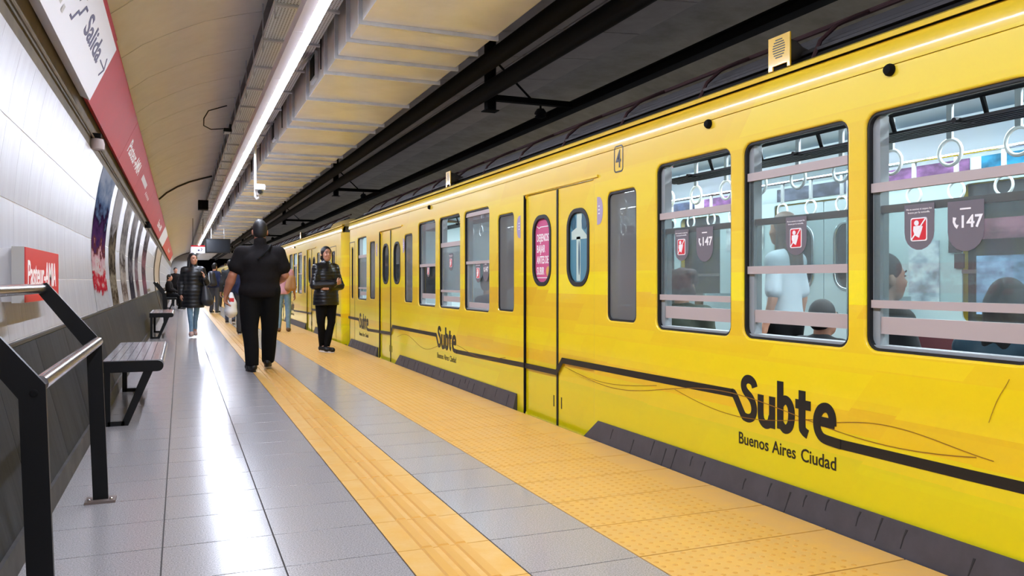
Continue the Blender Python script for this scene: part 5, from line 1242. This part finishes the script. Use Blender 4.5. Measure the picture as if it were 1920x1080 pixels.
        if st_ == 'curly':
            r_ = random.Random(4)
            for i in range(26):
                a = r_.uniform(-0.6, math.pi + 0.6); z = r_.uniform(-0.07, 0.12); q.ell(hp(0.085 * math.cos(a), 0.03 + 0.085 * math.sin(a), z), (0.03 * s, 0.03 * s, 0.03 * s), 0.008)
            q.ell(hp(0, -0.105, -0.03), (0.066 * s, 0.075 * s, 0.105 * s), 0, sub=True)
        if st_ == 'bun': q.ell(hp(0, 0.10, 0.06), (0.04 * s, 0.04 * s, 0.04 * s), 0.015)
        q.folds(0.0022, 9); as_mesh([q.out()], 'hair', hair['m'], root)
    return root

def child_mesh(root, q, nm, mm, smooth=True):
    me = q.mesh(nm, mm, (0, 0, 0), smooth); o = bpy.data.objects.new(nm, me); C.objects.link(o); o.parent = root; ORG[o.name] = ORG[root.name]; return o

BLK = mat('black_cloth', (19, 16, 17), 0.9, noise=(30, (27, 24, 25), 0.6), spec=0.2); BLK2 = mat('black_trouser', (10, 10, 12), 0.9, spec=0.2)
PUF = mat('black_puffer', (14, 15, 20), 0.32); COAT = mat('black_coat', (13, 14, 18), 0.42)
JEAN = mat('blue_jeans', (104, 138, 164), 0.85, noise=(14, (136, 166, 188), 0.7)); JEAN2 = mat('dark_jeans', (62, 74, 98), 0.85)
NAVY = mat('navy_cloth', (28, 38, 72), 0.85); GREY = mat('grey_trouser', (66, 68, 74), 0.85); PINK = mat('pink_cloth', (214, 160, 168), 0.8); TANB = mat('tan_bag', (168, 124, 84), 0.7)
SHOE = mat('black_shoe', (16, 16, 17), 0.5); WSOLE = mat('white_sole', (226, 222, 218), 0.5); TANK = mat('sandal', (110, 84, 64), 0.7); PINKSH = mat('pale_shoe', (196, 164, 156), 0.6)
WHITEC = mat('white_cloth', (196, 204, 210), 0.8); TEALJ = mat('teal_jacket', (30, 66, 84), 0.5); DKC = mat('dark_cloth', (40, 42, 44), 0.85); OLIVE = mat('olive_cloth', (72, 78, 66), 0.85)
BAGW = mat('white_plastic_bag', (228, 228, 228), 0.35, bump=(24, 0.4)); BAGB = mat('black_bag', (38, 38, 42), 0.45)

# the big man in black, seen from behind, mid-stride
man = person('big man in black seen from behind walking on the yellow guide strip', (0.925, 10.62, 0), 178, 1.86,
    pose=dict(pelvis=(0, 0, 0.95), chest=(0, 0.02, 1.27), neck=(0, 0.02, 1.465), shL=(0.205, 0.02, 1.39), shR=(-0.205, 0.02, 1.39), elL=(0.305, 0.03, 1.13), wrL=(0.375, -0.05, 0.91), elR=(-0.285, 0.0, 1.13), wrR=(-0.20, -0.20, 1.03),
              handL=((0.08, -0.1, -1), (-0.9, 0.4, 0), (0, -1, 0)), hipL=(0.105, 0, 0.92), hipR=(-0.105, 0, 0.92), knL=(0.115, 0.02, 0.50), knR=(-0.12, -0.10, 0.52), anL=(0.085, 0.07, 0.09), anR=(-0.10, -0.20, 0.12), toeL=(0.13, -0.10, 0.03), toeR=(-0.12, -0.36, 0.045), head=(0, -0.01, 1.645)),
    g=1.38, top=dict(m=BLK, pad=0.028, sleeve=0.62, hem=0.87, collar=True), legs=dict(m=BLK2, pad=0.026, w=1.25, hem=0.07), shoes=dict(m=SHOE, sole=SHOE), hair=dict(m=HAIR, style='cap'), skin=SKIN2, res=0.0125, curlL=0.7)
q = MB(); sm_ = 1.86 / 1.75
ribbon_pts = [Vector(p) * sm_ for p in [(-0.13, -0.05, 1.475), (-0.12, 0.06, 1.485), (-0.09, 0.150, 1.43), (-0.03, 0.188, 1.37), (0.04, 0.200, 1.31)]]
child_mesh(man, q.tube(ribbon_pts, 0.014, 6), 'bag_strap', BLK2)

# woman with folded arms
wom = person('woman with folded arms in black quilted jacket standing beside the train', (2.13, 12.96, 0), 18, 1.66,
    pose=dict(elL=(0.235, -0.04, 1.11), wrL=(-0.04, -0.165, 1.075), elR=(-0.235, -0.05, 1.12), wrR=(0.085, -0.215, 1.15), handL=((-1, 0.25, 0.1), (0, 1, 0), (0, 0, 1)), handR=((1, 0.30, 0.45), (-0.3, 1, 0), (0, 0, 1)),
              knL=(0.080, -0.04, 0.51), anL=(0.020, 0.02, 0.09), toeL=(0.05, -0.14, 0.03), knR=(-0.080, 0.02, 0.51), anR=(-0.015, 0.12, 0.10), toeR=(-0.01, -0.04, 0.035)),
    g=1.05, top=dict(m=PUF, pad=0.026, sleeve=1.88, hem=0.79, skirt=0.82, collar=True, quilt=0.052), legs=dict(m=BLK2, pad=0.016, w=0.86, thigh=1.2), shoes=dict(m=SHOE, sole=WSOLE), hair=dict(m=HAIR, style='tail'), res=0.0115, head_turn=-4, curlL=0.6, curlR=0.6)

# woman walking toward the camera
wlk = person('woman in long black padded coat and light jeans walking toward the viewer', (0.24, 17.55, 0), 4, 1.68,
    pose=dict(elL=(0.245, -0.04, 1.15), wrL=(0.20, -0.17, 1.235), handL=((-0.1, -0.2, 1), (-1, 0, 0), (0, -1, 0)), elR=(-0.235, 0.05, 1.13), wrR=(-0.24, 0.0, 0.90),
              knL=(0.07, 0.06, 0.52), anL=(0.05, 0.20, 0.16), toeL=(0.06, 0.05, 0.05), knR=(-0.06, -0.08, 0.52), anR=(-0.045, -0.12, 0.10), toeR=(-0.05, -0.27, 0.055)),
    g=1.05, top=dict(m=COAT, pad=0.032, sleeve=1.9, skirt=0.66, hem=0.62, collar=True, quilt=0.075, name='coat'), legs=dict(m=JEAN, pad=0.004, w=0.92), shoes=dict(m=PINKSH, sole=WSOLE), hair=dict(m=HAIR, style='long'), res=0.0125, head_turn=24)
bag = thing('shoulder_bag', (0.50, 17.42, 0.62), 'black leather shoulder bag carried by the woman in the long coat', 'bag')
q = SDF((0.3, 17.2, 0.55), (0.7, 17.65, 1.15), 0.012); q.cap((0.48, 17.38, 0.74), (0.46, 17.44, 1.00), 0.10, 0.05, 0); q.cap((0.53, 17.40, 0.72), (0.50, 17.44, 0.95), 0.09, 0.04, 0.03); q.folds(0.006, 2); p_, f_ = q.out(); as_mesh([(p_ - np.array(ORG[bag.name]), f_)], 'bag_body', BAGB, bag)
q = MB(); q.tube([(0.45, 17.42, 1.0), (0.42, 17.40, 1.2), (0.40, 17.47, 1.36), (0.42, 17.55, 1.38), (0.48, 17.56, 1.2), (0.50, 17.46, 0.98)], 0.011, 6); q.build('bag_handle', BAGB, bag, smooth=True)

# the others on the platform
nav = person('person in navy top and grey trousers mostly hidden behind the big man', (1.24, 17.9, 0), 176, 1.70,
    pose=dict(knL=(0.08, -0.10, 0.52), anL=(0.09, -0.12, 0.09), toeL=(0.10, -0.28, 0.03), knR=(-0.08, 0.02, 0.50), anR=(-0.09, 0.20, 0.13), toeR=(-0.09, 0.06, 0.03)), g=1.1, top=dict(m=NAVY, pad=0.03, sleeve=1.9, hem=0.85), legs=dict(m=GREY, pad=0.02, w=1.2), shoes=dict(m=SHOE, sole=WSOLE), hair=dict(m=HAIR, style='short'), res=0.016)
pb = thing('carrier_bag', (0.97, 17.8, 0.45), 'white plastic carrier bag with red mark hanging beside the big man', 'bag')
q = SDF((0.72, 17.55, 0.3), (1.22, 18.05, 1.05), 0.013); q.cap((0.97, 17.8, 0.50), (0.98, 17.8, 0.66), 0.125, 0.10, 0); q.cap((0.98, 17.8, 0.66), (0.98, 17.8, 0.86), 0.10, 0.035, 0.04); q.folds(0.012, 8); p_, f_ = q.out(); as_mesh([(p_ - np.array(ORG[pb.name]), f_)], 'bag_body', BAGW, pb)
MB().prism(rrect(0.945, 1.03, 0.70, 0.78, 0.01, 2), 'y', 17.69, 17.71).build('red_mark', M['sticker_red'], pb)
jn = person('person in pink top and pale jeans half hidden by the big man', (2.14, 18.7, 0), 170, 1.66, g=1.0, top=dict(m=PINK, pad=0.02, sleeve=1.0, hem=0.88), legs=dict(m=JEAN, pad=0.01), shoes=dict(m=TANK), hair=dict(m=HAIR, style='long'), res=0.016)
tb = thing('tote_bag', (2.30, 18.50, 0.9), 'tan tote bag hanging on the person in pale jeans', 'bag')
q = SDF((2.05, 18.3, 0.75), (2.5, 18.7, 1.4), 0.014); q.cap((2.22, 18.47, 0.98), (2.26, 18.5, 1.20), 0.085, 0.06, 0); q.cap((2.32, 18.48, 0.98), (2.31, 18.5, 1.20), 0.075, 0.06, 0.03); q.folds(0.005, 6); p_, f_ = q.out(); as_mesh([(p_ - np.array(ORG[tb.name]), f_)], 'bag_body', TANB, tb)
far1 = person('far walker in dark top and dark jeans just left of the carrier bag', (1.22, 22.6, 0), 175, 1.68, pose=dict(knL=(0.08, -0.10, 0.52), anL=(0.09, -0.16, 0.10), toeL=(0.10, -0.30, 0.04), anR=(-0.09, 0.2, 0.14), toeR=(-0.09, 0.06, 0.03)), g=1.0, top=dict(m=DKC, pad=0.02, sleeve=1.9, hem=0.88), legs=dict(m=JEAN2, pad=0.01), shoes=dict(m=SHOE, sole=WSOLE), hair=dict(m=HAIR, style='short'), res=0.018)
bpk = person('man with dark backpack standing beyond the walking woman', (1.12, 30.5, 0), 150, 1.75, g=1.1, top=dict(m=NAVY, pad=0.03, sleeve=1.9, hem=0.9), legs=dict(m=GREY, pad=0.02), shoes=dict(m=SHOE, sole=WSOLE), hair=dict(m=HAIR, style='cap'), res=0.018)
bk = thing('backpack', (1.02, 30.3, 1.0), 'dark backpack with pale straps on the far man', 'backpack')
q = SDF((0.75, 30.0, 0.9), (1.35, 30.5, 1.6), 0.018); q.cap((1.02, 30.27, 1.08), (1.02, 30.27, 1.36), 0.13, 0.12, 0); q.cap((1.10, 30.25, 1.06), (1.09, 30.25, 1.2), 0.10, 0.08, 0.04); p_, f_ = q.out(); as_mesh([(p_ - np.array(ORG[bk.name]), f_)], 'pack_body', BAGB, bk)
MB().tube([(0.92, 30.2, 1.42), (0.93, 30.14, 1.25), (0.95, 30.13, 1.05)], 0.014, 6).build('strap', WHITEC, bk)
SIT = dict(pelvis=(0, 0, 0.55), chest=(0, 0.02, 0.90), neck=(0, 0.02, 1.07), head=(0, -0.01, 1.24), shL=(0.18, 0.02, 1.02), shR=(-0.18, 0.02, 1.02), elL=(0.22, -0.05, 0.75), elR=(-0.22, -0.05, 0.75), wrL=(0.08, -0.26, 0.66), wrR=(-0.08, -0.26, 0.66),
           hipL=(0.09, -0.02, 0.52), hipR=(-0.09, -0.02, 0.52), knL=(0.12, -0.43, 0.50), knR=(-0.12, -0.43, 0.50), anL=(0.12, -0.42, 0.09), anR=(-0.12, -0.42, 0.09), toeL=(0.13, -0.57, 0.03), toeR=(-0.13, -0.57, 0.03))
SIT2 = {k: (v[0], v[1], v[2] + (0.08 if v[2] > 0.51 else (0.05 if v[2] > 0.3 else 0))) for k, v in SIT.items()}
for i, (y, lab) in enumerate(((35.0, 'nearer seated figure in black on the farthest bench'), (36.2, 'seated figure in black at the far end of the farthest bench'))):
    person(lab, (-0.40, y, 0), 80, 1.70, pose=SIT2, g=1.05, top=dict(m=BLK, pad=0.03, sleeve=1.9), legs=dict(m=(BLK2, DKC)[i], pad=0.02), shoes=dict(m=SHOE, sole=WSOLE), hair=dict(m=HAIR, style='long' if i else 'short'), res=0.02, hands=False, face=False)
bench(34.3, 36.9, 'farthest steel bench with two seated figures in black')
person('distant standing figure in black beside the far wall', (-0.20, 40.0, 0), 20, 1.75, g=1.1, top=dict(m=BLK, pad=0.03, sleeve=1.9, hem=0.85), legs=dict(m=BLK2, pad=0.02), shoes=dict(m=SHOE), hair=dict(m=HAIR, style='short'), res=0.02, hands=False, face=False)
person('distant walker in pale top far down the yellow edge', (1.75, 38.0, 0), 170, 1.65, g=1.0, top=dict(m=WHITEC, pad=0.02, sleeve=1.0, hem=0.9), legs=dict(m=DKC, pad=0.015), shoes=dict(m=SHOE), hair=dict(m=HAIR, style='short'), res=0.02, hands=False, face=False)

# ------------------------------------------------------------ passengers
PG = 'passengers inside the train'
ps = dict(SIT)
zf = -0.04
person('passenger with long fair brown hair standing inside the train seen from behind', (3.82, 4.42, zf), 200, 1.62, g=0.95, top=dict(m=WHITEC, pad=0.015, sleeve=0.8, hem=0.95), legs=dict(m=BLK2, pad=0.015), shoes=dict(m=SHOE), hair=dict(m=HAIRB, style='back'), res=0.017, face=False, group=PG, hands=False)
person('passenger with curly red brown hair seated behind the first wide window', (3.20, 4.72, zf), 125, 1.60, pose=SIT, g=1.0, top=dict(m=OLIVE, pad=0.02, sleeve=1.9), legs=dict(m=DKC, pad=0.02), shoes=dict(m=SHOE), hair=dict(m=HAIRR, style='curly'), res=0.017, group=PG, hands=False)
person('passenger with short dark hair in profile at the third wide window', (3.20, 2.99, zf), 72, 1.66, pose=SIT, g=1.0, top=dict(m=DKC, pad=0.02, sleeve=1.9), legs=dict(m=BLK2, pad=0.02), shoes=dict(m=SHOE), hair=dict(m=HAIR, style='short'), res=0.017, group=PG, hands=False)
person('passenger in teal jacket seated low behind the third wide window', (3.22, 2.36, zf), 95, 1.50, pose=SIT, g=1.0, top=dict(m=TEALJ, pad=0.03, sleeve=1.9), legs=dict(m=DKC, pad=0.02), shoes=dict(m=SHOE), hair=dict(m=HAIR, style='long'), res=0.017, group=PG, hands=True)
person('passenger in black seated at the right edge of the third wide window', (3.22, 1.84, zf), 95, 1.62, pose=SIT, g=1.05, top=dict(m=BLK, pad=0.03, sleeve=1.9), legs=dict(m=DKC, pad=0.02), shoes=dict(m=SHOE), hair=dict(m=HAIR, style='short'), res=0.018, group=PG, hands=False)
person('passenger in brown seated across the aisle behind the first wide window', (5.10, 7.4, zf), -90, 1.66, pose=SIT, g=1.0, top=dict(m=mat('brown_cloth', (96, 76, 62), 0.85), pad=0.02, sleeve=1.9), legs=dict(m=DKC, pad=0.02), shoes=dict(m=SHOE), hair=dict(m=HAIRR, style='short'), res=0.018, group=PG, hands=False)
person('passenger in dark clothes seated under the second wide window', (3.20, 3.05 + 0.35, zf), 95, 1.36, pose=SIT, g=1.0, top=dict(m=DKC, pad=0.03, sleeve=1.9), legs=dict(m=BLK2, pad=0.02), shoes=dict(m=SHOE), hair=dict(m=HAIR, style='short'), res=0.018, group=PG, hands=False)
person('passenger in dark blue seated behind the farther group of windows', (3.20, 8.5, zf), 95, 1.60, pose=SIT, g=1.0, top=dict(m=NAVY, pad=0.03, sleeve=1.9), legs=dict(m=BLK2, pad=0.02), shoes=dict(m=SHOE), hair=dict(m=HAIR, style='short'), res=0.018, group=PG, hands=False)
